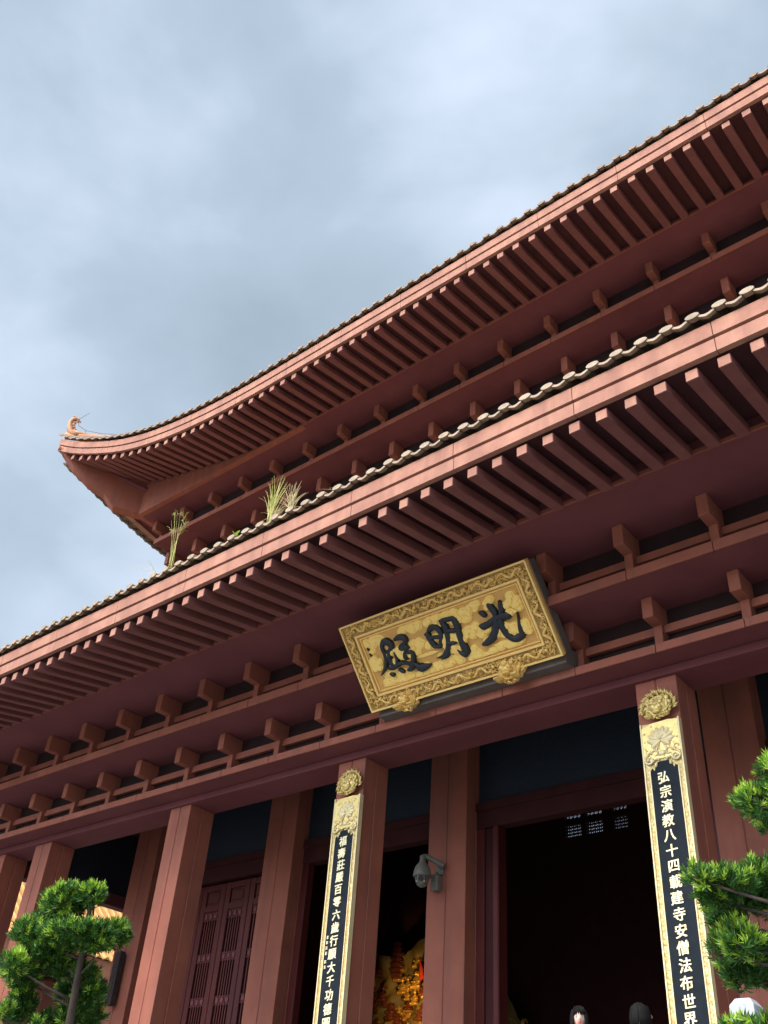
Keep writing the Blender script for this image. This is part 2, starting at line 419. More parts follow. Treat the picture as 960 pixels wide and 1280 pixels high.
# ======== upper roof with a swept-up corner
zbot = [(-28.05,30.07),(-26.74,29.40),(-25.24,28.86),(-23.88,28.38),(-22.26,27.96),(-20.99,27.73),(-19.86,27.55),(-18.48,27.36),(-17.1,27.20),(-15.8,27.10),(-14,27.03),(-10,27.02)]
zinn = [(-25.6,29.25),(-24.15,28.79),(-22.82,28.43),(-21.9,28.25),(-20.96,28.02),(-19.93,27.80),(-18.9,27.58),(-17.6,27.38),(-16,27.24),(-14,27.20)]
def yE(x):
    t = min(1.05, max(0, (-18-x)/9.9)); return -1.3-1.0*t**2.2
TIPX = -28.05
def fpath(x): return (x, yE(x), smoothtab(zbot, x) if x > TIPX+.7 else interp(zbot, x))
def hip_t(x): return (-25.6-x)/2.35
roofU = thing  # placeholder replaced below
m = MB()
xs = [-25.6+.5*k for k in range(0, int((XR+25.6)/.5)+1)]
for a, b in zip(xs, xs[1:]):
    def q(x): 
        y0, z0 = yE(x)+.15, fpath(x)[2]+.02
        return (x, y0, z0-.04), (x, 1.46, smoothtab(zinn, x)+.27)
    A, B = q(a), q(b)
    m.hexa([A[0], B[0], B[1], A[1]], [tuple(Vector(v)+Vector((0,0,.1))) for v in (A[0], B[0], B[1], A[1])])
# the corner triangle beyond the hip beam
def hipz(t): return lerp(29.52, 30.12, t**1.2)
xs = [-25.6-.48*k for k in range(6)]
for a, b in zip(xs, xs[1:]):
    def q(x):
        t = min(.99, hip_t(x)); yi = 1.45-3.75*t
        return (x, min(yE(x)+.15, yi-.02), fpath(x)[2]-.02), (x, yi, hipz(t))
    A, B = q(a), q(b)
    m.hexa([A[0], B[0], B[1], A[1]], [tuple(Vector(v)+Vector((0,0,.1))) for v in (A[0], B[0], B[1], A[1])])
roofU = m.build('roof', 'deck', hall, label='upper tier roof with upswept corner')
fascia(roofU, fpath, TIPX, XR, -.5, 2.975, mat='fascia')
# side eave curve from the tip back along the left side
side = [(-2.33,-28.05,30.07),(-1.3,-27.72,29.45),(-.5,-27.42,28.95),(.3,-27.2,28.52),(1.8,-27.0,27.95),(3.8,-26.9,27.45),(6,-26.85,27.15),(9,-26.85,27.05),(21,-26.85,27.05)]
def sE(y): 
    return (smoothtab([(a,b) for a,b,c in side], y, .3), y, smoothtab([(a,c) for a,b,c in side], y, .3))
m = MB()
path = [(-28.05,-2.33,30.07)]+[sE(-1.9+.45*k) for k in range(50)]
sweep(m, [Vector(p) for p in path], [(-.3,.0),(.0,.0),(.0,.10),(-.3,.10)], side=-1)
m.build('fascia', 'fascia', roofU, smooth=False)
m = MB()                                              # soffit boarding on the left side
for a, b in zip(path, path[1:]):
    ia = (-25.0, max(a[1]+.6, 1.5), 28.6 if a[1] < 1.5 else lerp(28.6, 27.4, min(1, (a[1]-1.5)/4))); ib = (-25.0, max(b[1]+.6, 1.5), 28.6 if b[1] < 1.5 else lerp(28.6, 27.4, min(1, (b[1]-1.5)/4)))
    A = [(a[0]+.1,a[1],a[2]+.06),(b[0]+.1,b[1],b[2]+.06),ib,ia]
    m.hexa(A, [(v[0],v[1],v[2]+.1) for v in A])
m.build('soffit_boarding', 'soffit', roofU)
# corner face above the eave beam, front and side
m = MB()
xs = [-25.6+.5*k for k in range(0, 24)]
for a, b in zip(xs, xs[1:]):
    za, zb_ = 27.205+1.12*max(0, smoothtab(zinn, a, .3)-27.205), 27.205+1.12*max(0, smoothtab(zinn, b, .3)-27.205)
    m.hexa([(a,1.44,27.19),(b,1.44,27.19),(b,1.7,27.19),(a,1.7,27.19)], [(a,1.44,za+.02),(b,1.44,zb_+.02),(b,1.7,zb_+.02),(a,1.7,za+.02)])
m.box(-25.6, -25.3, 1.7, 20, 27.19, 28.3)
m.build('corner_board', 'red', roofU, bevel=.01)
# hip beam from the slab corner out to the tip
dv = Vector((-2.38, -3.70)); dn = Vector((-dv.y, dv.x)).normalized()
def hb(t, z, s): return (-25.55+dv.x*t+dn.x*s, 1.5+dv.y*t+dn.y*s, z)
prof_hb = [(-.04,27.22),(.27,27.30),(.40,27.93),(.62,28.42),(.80,29.05),(.98,29.96),(.98,30.3),(0.5,29.9),(-.04,29.55)]
m = MB().prism([hb(t, z, -.26) for t, z in prof_hb], [hb(t, z, .26) for t, z in prof_hb])
m.build('hip_beam', 'red', roofU, bevel=.01)
# rafters, upper
def raf_pts(x):
    y0 = yE(x)+.10; z0 = fpath(x)[2]-.34
    if x > -25.55: return y0, z0, 1.44, smoothtab(zinn, x)-.02
    t = hip_t(x); return y0, z0, 1.45-3.75*t+.0, lerp(29.25, 29.75, t)
XR0 = -15.73
uraf = [XR0+.6205*k for k in range(-18, 36)]
base = None
for x in uraf:
    y0, z0, y1, z1 = raf_pts(x)
    if y1-y0 < .25: continue
    if x > -13.9:
        if base is None:
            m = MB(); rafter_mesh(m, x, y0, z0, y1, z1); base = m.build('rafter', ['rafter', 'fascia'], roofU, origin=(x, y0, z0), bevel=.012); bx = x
        else: copy_at(base, (x-bx+random.uniform(-.014,.014), random.uniform(-.02,.02), random.uniform(-.008,.008)), roofU)
    else:
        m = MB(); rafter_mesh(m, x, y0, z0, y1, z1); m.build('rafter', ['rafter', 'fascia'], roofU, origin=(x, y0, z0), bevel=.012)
m = MB()
for k in range(36, 52):
    x = XR0+.6205*k; y0, z0, y1, z1 = raf_pts(x); rafter_mesh(m, x, y0, z0, y1, z1)
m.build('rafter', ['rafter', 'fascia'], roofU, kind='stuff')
PU = .567; n1 = int((XR-(TIPX-.02))/PU)
def EU(k):
    x = TIPX+.02+PU*k; p = fpath(min(max(x, TIPX), XR)); return (x, p[1]-.13, p[2]+.86)
def RU(k):
    x = TIPX+PU*k; return (max(x, -19+.03*k), 9.0, 34.0)
tiles(roofU, EU, RU, n1, mats=('tile_low', 'tile_rim_upper'))
def ES(k):
    y = -1.55+.53*k; p = sE(y); return (p[0]-.50, y, p[2]+.10)
def RS(k): return (-19.2, max(9.0, -1.55+.53*k), 34.0)
tiles(roofU, ES, RS, 42, mats=('tile_low', 'tile_rim_upper'))
# hip ridge and finial
tip = Vector((TIPX+.05, -2.35, 31.02))
m = MB()
hp = [tip+Vector((.05,.1,.0)), tip+Vector((.55,.75,.10)), tip+Vector((1.3,1.8,.38)), tip+Vector((2.6,3.6,1.05)), tip+Vector((5,6.5,2.2)), tip+Vector((8.6,11.2,3.2))]
m.tube(hp, [.17, .20, .19, .18, .17, .17], 8)
m.tube([p+Vector((0,0,.16)) for p in hp], [.10]*6, 8)
m.build('hip_ridge', 'ceramic', roofU, smooth=True)
m = MB()
f0 = tip+Vector((.10, .12, .12))
body = [(.55,0,-.05),(.30,0,.06),(.12,0,.26),(.02,0,.55),(-.02,0,.82),(.06,0,1.02),(.22,0,1.12),(.36,0,1.04)]
dirh = Vector((2.4, 3.3, 0)).normalized()
def fp(a, z): return f0+dirh*a+Vector((0,0,z))
m.tube([fp(a, z) for a, _, z in body], [.20,.20,.17,.14,.12,.12,.11,.06], 8)
for a, z, r_ in ((.34,.98,.07),(.22,.86,.07),(.20,.70,.07),(.24,.55,.075),(.32,.40,.08),(.44,.27,.08),(.60,.17,.09),(.80,.12,.09)):
    m.ball(fp(a, z), (r_, r_, r_*1.2), 8, 5)
m.tube([fp(.25,.2), fp(.7,.18), fp(1.2,.22), fp(1.8,.36)], [.16,.14,.10,.05], 8)
m.ball(fp(.30,1.08), .10, 8, 6); m.tube([fp(.36,1.05), fp(.47,.98), fp(.44,.90)], [.05,.035,.015], 6)
m.tube([fp(.20,1.16), fp(.10,1.26), fp(-.02,1.26)], [.04,.03,.01], 6)
fin = m.build('roof_finial', 'ceramic', roofU, smooth=True)

# lightning conductor at the corner
lr = MB()
a = [fp(.15,1.15)+Vector((.25,0,.15)), fp(.5,1.2)+Vector((.55,0,.75))]
lr.tube([fp(.12,.95), fp(.35,1.15), fp(.75,1.72)], [.012,.012,.010], 5)
lr.tube([fp(.35,1.12), fp(.42,.72), fp(.85,.50), fp(1.7,.52), fp(2.6,.72), fp(4.2,1.25)], .012, 5)
lr.tube([fp(.85,.50), fp(.80,.05)], .014, 5); lr.tube([fp(2.6,.72), fp(2.6,.30)], .014, 5)
tag(lr.build('lightning_conductor', 'greymetal'), 'thin grey lightning conductor wire beside the finial on the upswept roof corner', 'lightning rod')

# ======== veranda and inner wall
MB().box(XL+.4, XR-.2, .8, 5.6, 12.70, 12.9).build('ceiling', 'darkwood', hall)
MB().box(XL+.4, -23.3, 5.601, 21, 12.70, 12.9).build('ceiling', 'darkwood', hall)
MB().box(-17.5, XR, 1.40, 1.44, 27.18, 27.29).build('eave_trim', 'red', hall)
m = MB()
for a, b in zip(incol, incol[1:]): m.box(a+.7, b-.7, 4.86, 4.98, 10.36, 12.7)
m.build('transom_panel', 'screen', hall)
m = MB()
for a, b in zip(incol, incol[1:]):
    m.box(a+.7, b-.7, 4.72, 5.1, 9.58, 10.10); m.box(a+.7, b-.7, 4.66, 5.1, 10.10, 10.36)
m.build('door_lintel', 'darkwood', hall, bevel=.01)
# jambs
for a, b in zip(incol, incol[1:]):
    MB().box(a+.7, a+.98, 4.74, 5.06, .6, 9.58).build('door_jamb', 'door', hall, bevel=.02)
    MB().box(b-.98, b-.7, 4.74, 5.06, .6, 9.58).build('door_jamb', 'door', hall, bevel=.02)
MB().box(-6.82, -6.50, 4.80, 5.0, .6, 9.58).build('door_panel', 'darkwood', hall, bevel=.02)
# the opened leaf seen edge-on at either side of the central doorway
MB().box(-6.5, -6.30, 4.68, 5.15, .6, 9.575).build('door_frame', 'door', hall, bevel=.03)
# lattice doors
def door(x0, x1):
    d = MB(); fw = .25
    y0, y1 = 4.86, 5.02
    d.box(x0, x0+fw, y0, y1, .65, 9.50); d.box(x1-fw, x1, y0, y1, .65, 9.50)
    for z0, z1 in ((9.28,9.50),(8.56,8.78),(3.0,3.3),(.65,.95)): d.box(x0+fw, x1-fw, y0, y1, z0, z1)
    d.box(x0+fw, x1-fw, y0+.07, y1-.03, 8.78, 9.28); d.box(x0+fw+.09, x1-fw-.09, y0+.035, y1-.04, 8.87, 9.19)
    d.box(x0+fw, x1-fw, y0+.07, y1-.03, .95, 3.0); d.box(x0+fw+.1, x1-fw-.1, y0+.035, y1-.04, 1.1, 2.85)
    leaf = d.build('door', 'door', hall, origin=((x0+x1)/2, 4.9, .65), bevel=.015)
    l = MB(); a, b = x0+fw, x1-fw
    nb = 5
    for k in range(1, nb+1):
        xx = lerp(a, b, k/(nb+1)); l.box(xx-.026, xx+.026, y0+.03, y1-.06, 3.3, 8.56)
    for zc in (8.40, 6.99, 5.59, 4.2):
        l.box(a, b, y0+.035, y1-.065, zc+.09, zc+.14); l.box(a, b, y0+.035, y1-.065, zc-.14, zc-.09)
        l.mi = 1
        for k in range(3):
            xx = lerp(a, b, (k+.5)/3); l.box(xx-.07, xx+.07, y0+.02, y1-.07, zc-.075, zc+.075)
        l.mi = 0
    l.mi = 2; l.box(a, b, y1-.05, y1-.03, 3.3, 8.56)
    l.build('lattice', ['door', 'soffit', 'speaker'], leaf)
    return leaf
dl = door(-15.72-1.262, -15.74)
def copy_door(d):
    r_ = copy_at(dl, d, hall)
    for ch in [c for c in bpy.data.objects if c.parent == dl]:
        c = ch.copy(); COL.objects.link(c); c.parent = r_
for k in range(1, 5): copy_door((-1.27*k, 0, 0))
for k in range(4): copy_door((15.72+2.17+1.262+1.27*k+.02, 0, 0))
for k in range(4): copy_door((15.72+9.68+1.262+1.27*k+.02, 0, 0))
# interior shell: floor is the terrace, dark walls and roof deck, back wall pierced by carved windows
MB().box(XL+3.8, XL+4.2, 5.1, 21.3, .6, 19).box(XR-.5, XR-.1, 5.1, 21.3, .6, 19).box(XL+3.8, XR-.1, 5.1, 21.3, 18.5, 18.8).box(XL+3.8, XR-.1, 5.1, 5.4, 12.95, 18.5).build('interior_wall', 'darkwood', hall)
wins = []
WX = [(-12.95,-12.1),(-11.85,-11.0),(-10.5,-9.75)]
wz = [(14.75,15.35),(15.60,16.35),(16.6,17.3)]
# back wall built around the window openings
m = MB(); x_prev = XL+4.2
yB0, yB1 = 20, 20.3
for (a, b) in WX:
    m.box(x_prev, a, yB0, yB1, .6, 18.5)
    zp = .6
    for z0, z1 in wz: m.box(a, b, yB0, yB1, zp, z0); zp = z1
    m.box(a, b, yB0, yB1, zp, 18.5); x_prev = b
m.box(x_prev, XR-.5, yB0, yB1, .6, 18.5)
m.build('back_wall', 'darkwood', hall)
def win(a, b, z0, z1, seed):
    rnd = random.Random(seed); w = MB()
    for k in range(5):
        x = lerp(a, b, k/4); w.box(x-.022, x+.022, 20.05, 20.15, z0, z1)
        z = lerp(z0, z1, k/4); w.box(a, b, 20.06, 20.16, z-.022, z+.022)
    for i in range(4):
        for j in range(4):
            cx, cz = lerp(a, b, (i+.5)/4), lerp(z0, z1, (j+.5)/4)
            w.tube([(cx-.09,20.1,cz-.09),(cx+.09,20.1,cz+.09)], .016, 4); w.tube([(cx-.09,20.1,cz+.09),(cx+.09,20.1,cz-.09)], .025, 5)
    f = w.build('window', 'darkwood', hall)
    return f
k = 0
for (a, b) in WX:
    for z0, z1 in wz: k += 1; win(a, b, z0, z1, k)
# end of the veranda: tall dark panel over a beam
MB().box(-26.3, -26.0, 1.0, 8.2, 10.2, 12.7).build('transom_panel', 'screen', hall)
MB().box(-26.45, -25.95, 1.0, 8.2, 9.72, 10.2).build('lintel', 'soffit', hall, bevel=.01)

# ------------------------------------------------------------------ signboard
O = Vector((-6.29, -1.2, 10.82)); ex = Vector((1, 0, 0)); T = Vector((0, -1.6, 1.82)); HH = T.length; ey = T/HH; nz = ex.cross(ey)  # nz faces out and down
if nz.y > 0: nz = -nz
BW = 5.89
def SB(s, t, h=0): return tuple(O+ex*s+ey*t+nz*h)
sign = thing('name_board', tuple(O+ex*BW/2), 'large gilded hanging name board with three black characters above the entrance', 'sign')
def sbox(m, s0, s1, t0, t1, h0, h1):
    m.hexa([SB(s0,t0,h0),SB(s1,t0,h0),SB(s1,t1,h0),SB(s0,t1,h0)], [SB(s0,t0,h1),SB(s1,t0,h1),SB(s1,t1,h1),SB(s0,t1,h1)])
m = MB(); sbox(m, .12, BW+.02, .02, HH-.06, -.42, -.10); m.build('backing_box', 'greymetal', sign, bevel=.01)
m = MB(); m.box(-6.15, -.42, -1.12, -.35, 10.662, 11.15); m.build('support_box', 'greymetal', sign, bevel=.01)
m = MB(); sbox(m, 0, BW, 0, HH, -.10, 0); m.build('board', 'gold_field', sign, bevel=.01)
FB = .36
m = MB()
for s0, s1, t0, t1 in ((.05,BW-.05,.05,FB),(.05,BW-.05,HH-FB,HH-.05),(.05,FB,FB,HH-FB),(BW-FB,BW-.05,FB,HH-FB)): sbox(m, s0, s1, t0, t1, .0, .03)
fr = m.build('frame', 'gold_deep', sign)
m = MB()
for s0, s1, t0, t1 in ((0,BW,0,.05),(0,BW,HH-.05,HH),(0,.05,.05,HH-.05),(BW-.05,BW,.05,HH-.05)): sbox(m, s0, s1, t0, t1, .0, .11)
for d, w, h in ((FB,.06,.075),(FB+.10,.035,.03)):
    for s0, s1, t0, t1 in ((d,BW-d,d,d+w),(d,BW-d,HH-d-w,HH-d),(d,d+w,d+w,HH-d-w),(BW-d-w,BW-d,d+w,HH-d-w)): sbox(m, s0, s1, t0, t1, .0, h)
m.build('moulding', 'gold_line', fr, bevel=.008)
# carved dragons and scrolls round the frame
rnd = random.Random(3); m = MB()
def curl(s, t, r0, a0, turns, rad, h):
    pts = []; n = 9
    for i in range(n+1):
        u = i/n; a = a0+turns*2*math.pi*u; r_ = r0*(1-.75*u)
        pts.append(SB(s+r_*math.cos(a), t+r_*math.sin(a), h+.025*math.sin(u*math.pi)))
    m.tube(pts, [rad*(1-.5*i/n) for i in range(n+1)], 5)
def frame_pts():
    L1 = BW-.4; L2 = HH-.4; per = 2*(L1+L2)
    n = 900
    for i in range(n):
        d = per*(i+rnd.random())/n; off = rnd.uniform(-.10, .10)
        if d < L1: yield .2+d, .205+off
        elif d < L1+L2: yield BW-.205+off, .2+d-L1
        elif d < 2*L1+L2: yield .2+d-L1-L2, HH-.205+off
        else: yield .205+off, .2+d-2*L1-L2
for s, t in frame_pts():
    curl(s, t, rnd.uniform(.03, .065), rnd.uniform(0, 6.28), rnd.choice((-1, 1))*rnd.uniform(.5, 1.1), rnd.uniform(.010, .019), rnd.uniform(.035, .075))
for k in range(7):                                    # long dragon bodies winding along top and bottom
    for t0 in (.205, HH-.205):
        s0 = .35+k*.76+rnd.uniform(-.1, .1)
        pts = [SB(s0+u*.66, t0+.075*math.sin(u*9+k), .08+.02*math.sin(u*20)) for u in [i/16 for i in range(17)]]
        m.tube(pts, [.02+.022*math.sin(math.pi*i/16) for i in range(17)], 6)
        m.ball(SB(s0+.68, t0+.03, .10), .05, 8, 5)
for k in range(3):
    for s0 in (.205, BW-.205):
        t0 = .35+k*.6
        m.tube([SB(s0+.07*math.sin(u*9+k), t0+u*.5, .08) for u in [i/12 for i in range(13)]], [.02+.02*math.sin(math.pi*i/12) for i in range(13)], 6)
m.build('carving', 'gold_carve', fr, smooth=True)
# cloud relief on the field
m = MB(); hh = .003
def disc(s, t, rs, rt, h, m):
    n = 18; top = [(s+rs*.82*math.cos(2*math.pi*i/n), t+rt*.82*math.sin(2*math.pi*i/n)) for i in range(n)]
    bot = [(s+rs*math.cos(2*math.pi*i/n), t+rt*math.sin(2*math.pi*i/n)) for i in range(n)]
    m.prism([SB(a, b, .001) for a, b in bot], [SB(a, b, h) for a, b in top])
lo, hi, lft, rgt = FB+.14, HH-FB-.14, FB+.14, BW-FB-.14
clouds = [(.95,1.75,.32),(1.0,.75,.30),(1.75,1.55,.0),(1.55,.55,.28),(2.05,1.85,.30),(2.3,1.25,.34),(2.75,.62,.36),(2.95,1.85,.34),(2.2,.55,.25),(3.6,1.75,.30),(3.75,1.15,.28),(3.85,.60,.34),(4.35,1.80,.34),(4.55,.95,.34),(4.75,.55,.28),(5.15,1.55,.30),(5.2,.95,.24),(1.45,1.2,.30),(.65,1.2,.22),(3.15,1.1,.3)]
idx = 0
for cs, ct, cr_ in clouds:
    if cr_ == 0: continue
    for q in range(13):
        a = rnd.uniform(0, 6.28); d = rnd.uniform(.2, 1.1)*cr_; r_ = rnd.uniform(.10, .17)
        s = min(max(cs+d*1.25*math.cos(a), lft+r_), rgt-r_); t = min(max(ct+d*.7*math.sin(a), lo+r_*.8), hi-r_*.8)
        idx += 1; h = .012+.00025*idx
        disc(s, t, r_, r_*.8, h, m); disc(s+.01, t-.01, r_*.58, r_*.45, h+.022, m)
    if clouds.index((cs, ct, cr_)) % 2: disc(cs, max(lo+.07, ct-.7*cr_), min(cr_*1.2, cs-lft, rgt-cs), .05, .011+.00025*idx, m)
m.build('cloud_relief', 'gold_cloud', sign)
# the three characters, each a set of brush strokes (board coordinates, half width)
GL = {
'dian': [[(1.084,1.594,.059),(1.178,1.67,.088),(1.285,1.658,.101),(1.363,1.561,.101),(1.344,1.473,.074),(1.245,1.408,.062),(1.163,1.403,.055)],[(1.09,1.583,.07),(1.077,1.483,.059),(1.093,1.376,.063),(1.07,1.233,.063),(1.006,1.1,.055),(.92,.993,.043),(.82,.926,.028),(.721,.873,.008)],[(1.245,1.408,.058),(1.192,1.274,.066),(1.178,1.128,.078),(1.216,1.043,.058)],[(1.398,1.328,.031),(1.408,1.232,.046),(1.391,1.125,.054),(1.351,1.043,.054)],[(1.069,.971,.047),(1.181,.969,.066),(1.328,.994,.07),(1.47,1.01,.058),(1.631,.975,.05),(1.736,.919,.057)],[(1.046,.828,.047),(1.114,.781,.059)],[(1.35,.876,.035),(1.404,.824,.054),(1.461,.781,.05)],[(1.56,1.644,.046),(1.691,1.661,.081),(1.808,1.627,.088),(1.859,1.548,.072),(1.801,1.472,.065),(1.664,1.419,.069),(1.625,1.384,.065)],[(1.641,1.37,.069),(1.77,1.361,.08),(1.832,1.353,.065),(1.747,1.266,.054)],[(1.712,1.239,.054),(1.675,1.139,.069),(1.681,1.082,.042)],[(1.79,1.217,.046),(1.894,1.206,.061),(1.929,1.141,.068),(1.877,1.009,.065),(1.796,.884,.08),(1.702,.799,.076),(1.612,.796,.042)],[(1.584,1.016,.023),(1.756,.96,.031),(1.891,.876,.049),(1.969,.763,.11),(2.084,.732,.109),(2.214,.733,.068),(2.301,.737,.037)]],
'ming': [[(2.482,1.513,.03),(2.549,1.475,.082),(2.583,1.32,.085),(2.625,1.181,.082),(2.681,1.12,.052)],[(2.613,1.565,.056),(2.722,1.615,.085),(2.844,1.606,.074),(2.915,1.531,.077),(2.944,1.414,.073),(2.911,1.298,.062)],[(2.902,1.3,.059),(2.843,1.173,.063),(2.796,1.096,.052)],[(2.613,1.384,.056),(2.789,1.351,.048),(2.911,1.298,.048)],[(2.629,1.144,.052),(2.796,1.096,.048)],[(3.048,1.725,.026),(3.088,1.677,.073),(3.128,1.539,.091),(3.117,1.381,.084),(3.095,1.244,.08),(3.047,1.096,.084),(2.963,.959,.092),(2.856,.863,.099),(2.741,.842,.055),(2.58,.859,.011)],[(2.867,.842,.073),(2.702,.78,.011)],[(3.103,1.709,.055),(3.26,1.688,.065),(3.416,1.668,.065),(3.467,1.599,.079)],[(3.456,1.62,.09),(3.463,1.458,.083),(3.444,1.285,.086),(3.43,1.076,.09),(3.439,.896,.101),(3.453,.749,.09)],[(3.245,.897,.018),(3.299,.793,.054),(3.404,.71,.076)],[(3.132,1.413,.051),(3.245,1.388,.062),(3.394,1.353,.051)],[(3.044,1.133,.066),(3.15,1.094,.058),(3.285,1.073,.04)]],
'guang': [[(4.208,1.586,.042),(4.258,1.544,.07),(4.307,1.477,.066)],[(4.518,1.682,.073),(4.551,1.603,.087),(4.586,1.487,.087),(4.579,1.385,.076),(4.539,1.276,.076)],[(4.824,1.691,.031),(4.824,1.605,.069),(4.808,1.506,.082),(4.75,1.42,.069)],[(4.102,1.267,.06),(4.182,1.226,.095),(4.336,1.259,.08),(4.495,1.307,.076),(4.659,1.326,.079),(4.805,1.308,.103),(4.927,1.28,.085)],[(4.553,1.306,.087),(4.492,1.151,.097),(4.397,1.005,.101),(4.248,.892,.098),(4.104,.837,.088),(3.978,.821,.049)],[(4.659,1.24,.079),(4.648,1.087,.086),(4.671,.925,.086),(4.745,.791,.086),(4.843,.711,.086),(4.978,.714,.102),(5.079,.771,.078),(5.091,.904,.068),(5.124,1.083,.037),(5.175,1.315,.007)]]}
def cr(p0, p1, p2, p3, t):
    return [.5*((2*b)+(-a+c)*t+(2*a-5*b+4*c-d)*t*t+(-a+3*b-3*c+d)*t**3) for a, b, c, d in zip(p0, p1, p2, p3)]
def stroke(m, pts, h0, h1):
    dense = []
    for i in range(len(pts)-1):
        p0 = pts[max(i-1, 0)]; p3 = pts[min(i+2, len(pts)-1)]
        for k in range(5): dense.append(cr(p0, pts[i], pts[i+1], p3, k/5))
    dense.append(list(pts[-1]))
    n = len(dense); rings = []
    for i, (s, t, w) in enumerate(dense):
        a, b = dense[max(i-1, 0)], dense[min(i+1, n-1)]
        dx, dy = b[0]-a[0], b[1]-a[1]; l = math.hypot(dx, dy) or 1; px, py = -dy/l, dx/l; w = max(w, .004)
        prof = [(-w,0.0),(-w,h0*.6),(-w*.82,h0),(-w*.3,h1),(w*.3,h1),(w*.82,h0),(w,h0*.6),(w,0.0)]
        rings.append([SB(s+px*q, t+py*q, h) for q, h in prof])
    # rounded ends
    def endring(p, q, w, fwd):
        dx, dy = p[0]-q[0], p[1]-q[1]; l = math.hypot(dx, dy) or 1
        s, t = p[0]+dx/l*w*.75, p[1]+dy/l*w*.75; px, py = -dy/l*fwd, dx/l*fwd; v = w*.45
        prof = [(-v,0.0),(-v,h0*.6),(-v*.82,h0*.9),(-v*.3,h0*.95),(v*.3,h0*.95),(v*.82,h0*.9),(v,h0*.6),(v,0.0)]
        return [SB(s+px*a, t+py*a, h) for a, h in prof]
    rings = [endring(dense[0], dense[1], dense[0][2], -1)]+rings+[endring(dense[-1], dense[-2], dense[-1][2], 1)]
    k = 8; vs = [q for r_ in rings for q in r_]; n = len(rings)
    fs = [(i*k+j, i*k+j+1, (i+1)*k+j+1, (i+1)*k+j) for i in range(n-1) for j in range(k-1)]
    fs += [tuple(range(k)), tuple(range((n-1)*k, n*k))]
    m.add(vs, fs)
for nm in ('dian', 'ming', 'guang'):
    m = MB()
    for i, s in enumerate(GL[nm]): stroke(m, s, .085+.0021*i, .105+.0021*i)
    m.build('character', 'char_black', sign, smooth=False)
m = MB()                                               # small signature and seal
for (s, t) in ((.61,1.624),(.615,1.465),(.61,1.33),(.62,1.167)):
    for q in range(4):
        a = rnd.uniform(0, 3.14); d = .045
        stroke(m, [(s-d*math.cos(a), t-d*math.sin(a), .012), (s, t+.01, .016), (s+d*math.cos(a), t+d*math.sin(a), .010)], .03+.001*q, .035+.001*q)
m.build('signature', 'char_black', sign)
m = MB(); 
for s0, s1, t0, t1 in ((5.15,5.35,1.52,1.55),(5.15,5.35,1.70,1.73),(5.15,5.18,1.55,1.70),(5.32,5.35,1.55,1.70),(5.21,5.29,1.59,1.61),(5.21,5.29,1.64,1.66)): sbox(m, s0, s1, t0, t1, .0, .045)
m.build('seal', 'gold_field', sign)
# two gilded lion heads under the board
def lion(cx, cy, cz, sc, seed, tiltx=0):
    r_ = random.Random(seed); m = MB()
    B = lambda x, y, z, rx, ry=None, rz=None: m.ball((cx+x*sc, cy+y*sc, cz+z*sc), (rx*sc, (ry or rx)*sc, (rz or rx)*sc), 10, 7)
    B(0, 0, 0, .40, .34, .36)                           # skull
    B(0, -.30, -.12, .24, .20, .16); B(-.12, -.42, -.08, .12, .10, .09); B(.12, -.42, -.08, .12, .10, .09)  # muzzle
    B(0, -.46, .02, .08, .07, .06); B(0, -.34, -.27, .16, .14, .06)          # nose, jaw
    for sx in (-1, 1):
        B(sx*.16, -.30, .10, .085); B(sx*.17, -.28, .20, .13, .08, .05)       # eye, brow
        B(sx*.36, -.05, .26, .11, .08, .12)                                   # ear
        B(sx*.34, -.25, -.38, .15, .20, .10)                                  # paw
        for k in range(3): B(sx*.34+(k-1)*.08, -.43, -.40, .045, .06, .05)
    for k in range(26):                                                     # mane curls
        a = k/26*2*math.pi; rr = .42+r_.uniform(-.03, .05)
        B(rr*math.cos(a), .02+r_.uniform(-.1, .06), rr*.88*math.sin(a), .085)
        B(rr*.86*math.cos(a+.12), -.14, rr*.78*math.sin(a+.12), .065)
    for k in range(14):
        a = k/14*2*math.pi
        m.tube([(cx+sc*.40*math.cos(a), cy-.05*sc, cz+sc*.36*math.sin(a)), (cx+sc*.52*math.cos(a+.1), cy-.10*sc, cz+sc*.47*math.sin(a+.1)), (cx+sc*.56*math.cos(a+.35), cy-.02*sc, cz+sc*.50*math.sin(a+.35))], [.05*sc, .04*sc, .012*sc], 5)
    return m
lion(-5.05, -1.22, 10.85, .66, 1).build('lion_head', 'gold_carve', sign, smooth=True)
lion(-1.87, -1.22, 10.82, .72, 2).build('lion_head', 'gold_carve', sign, smooth=True)

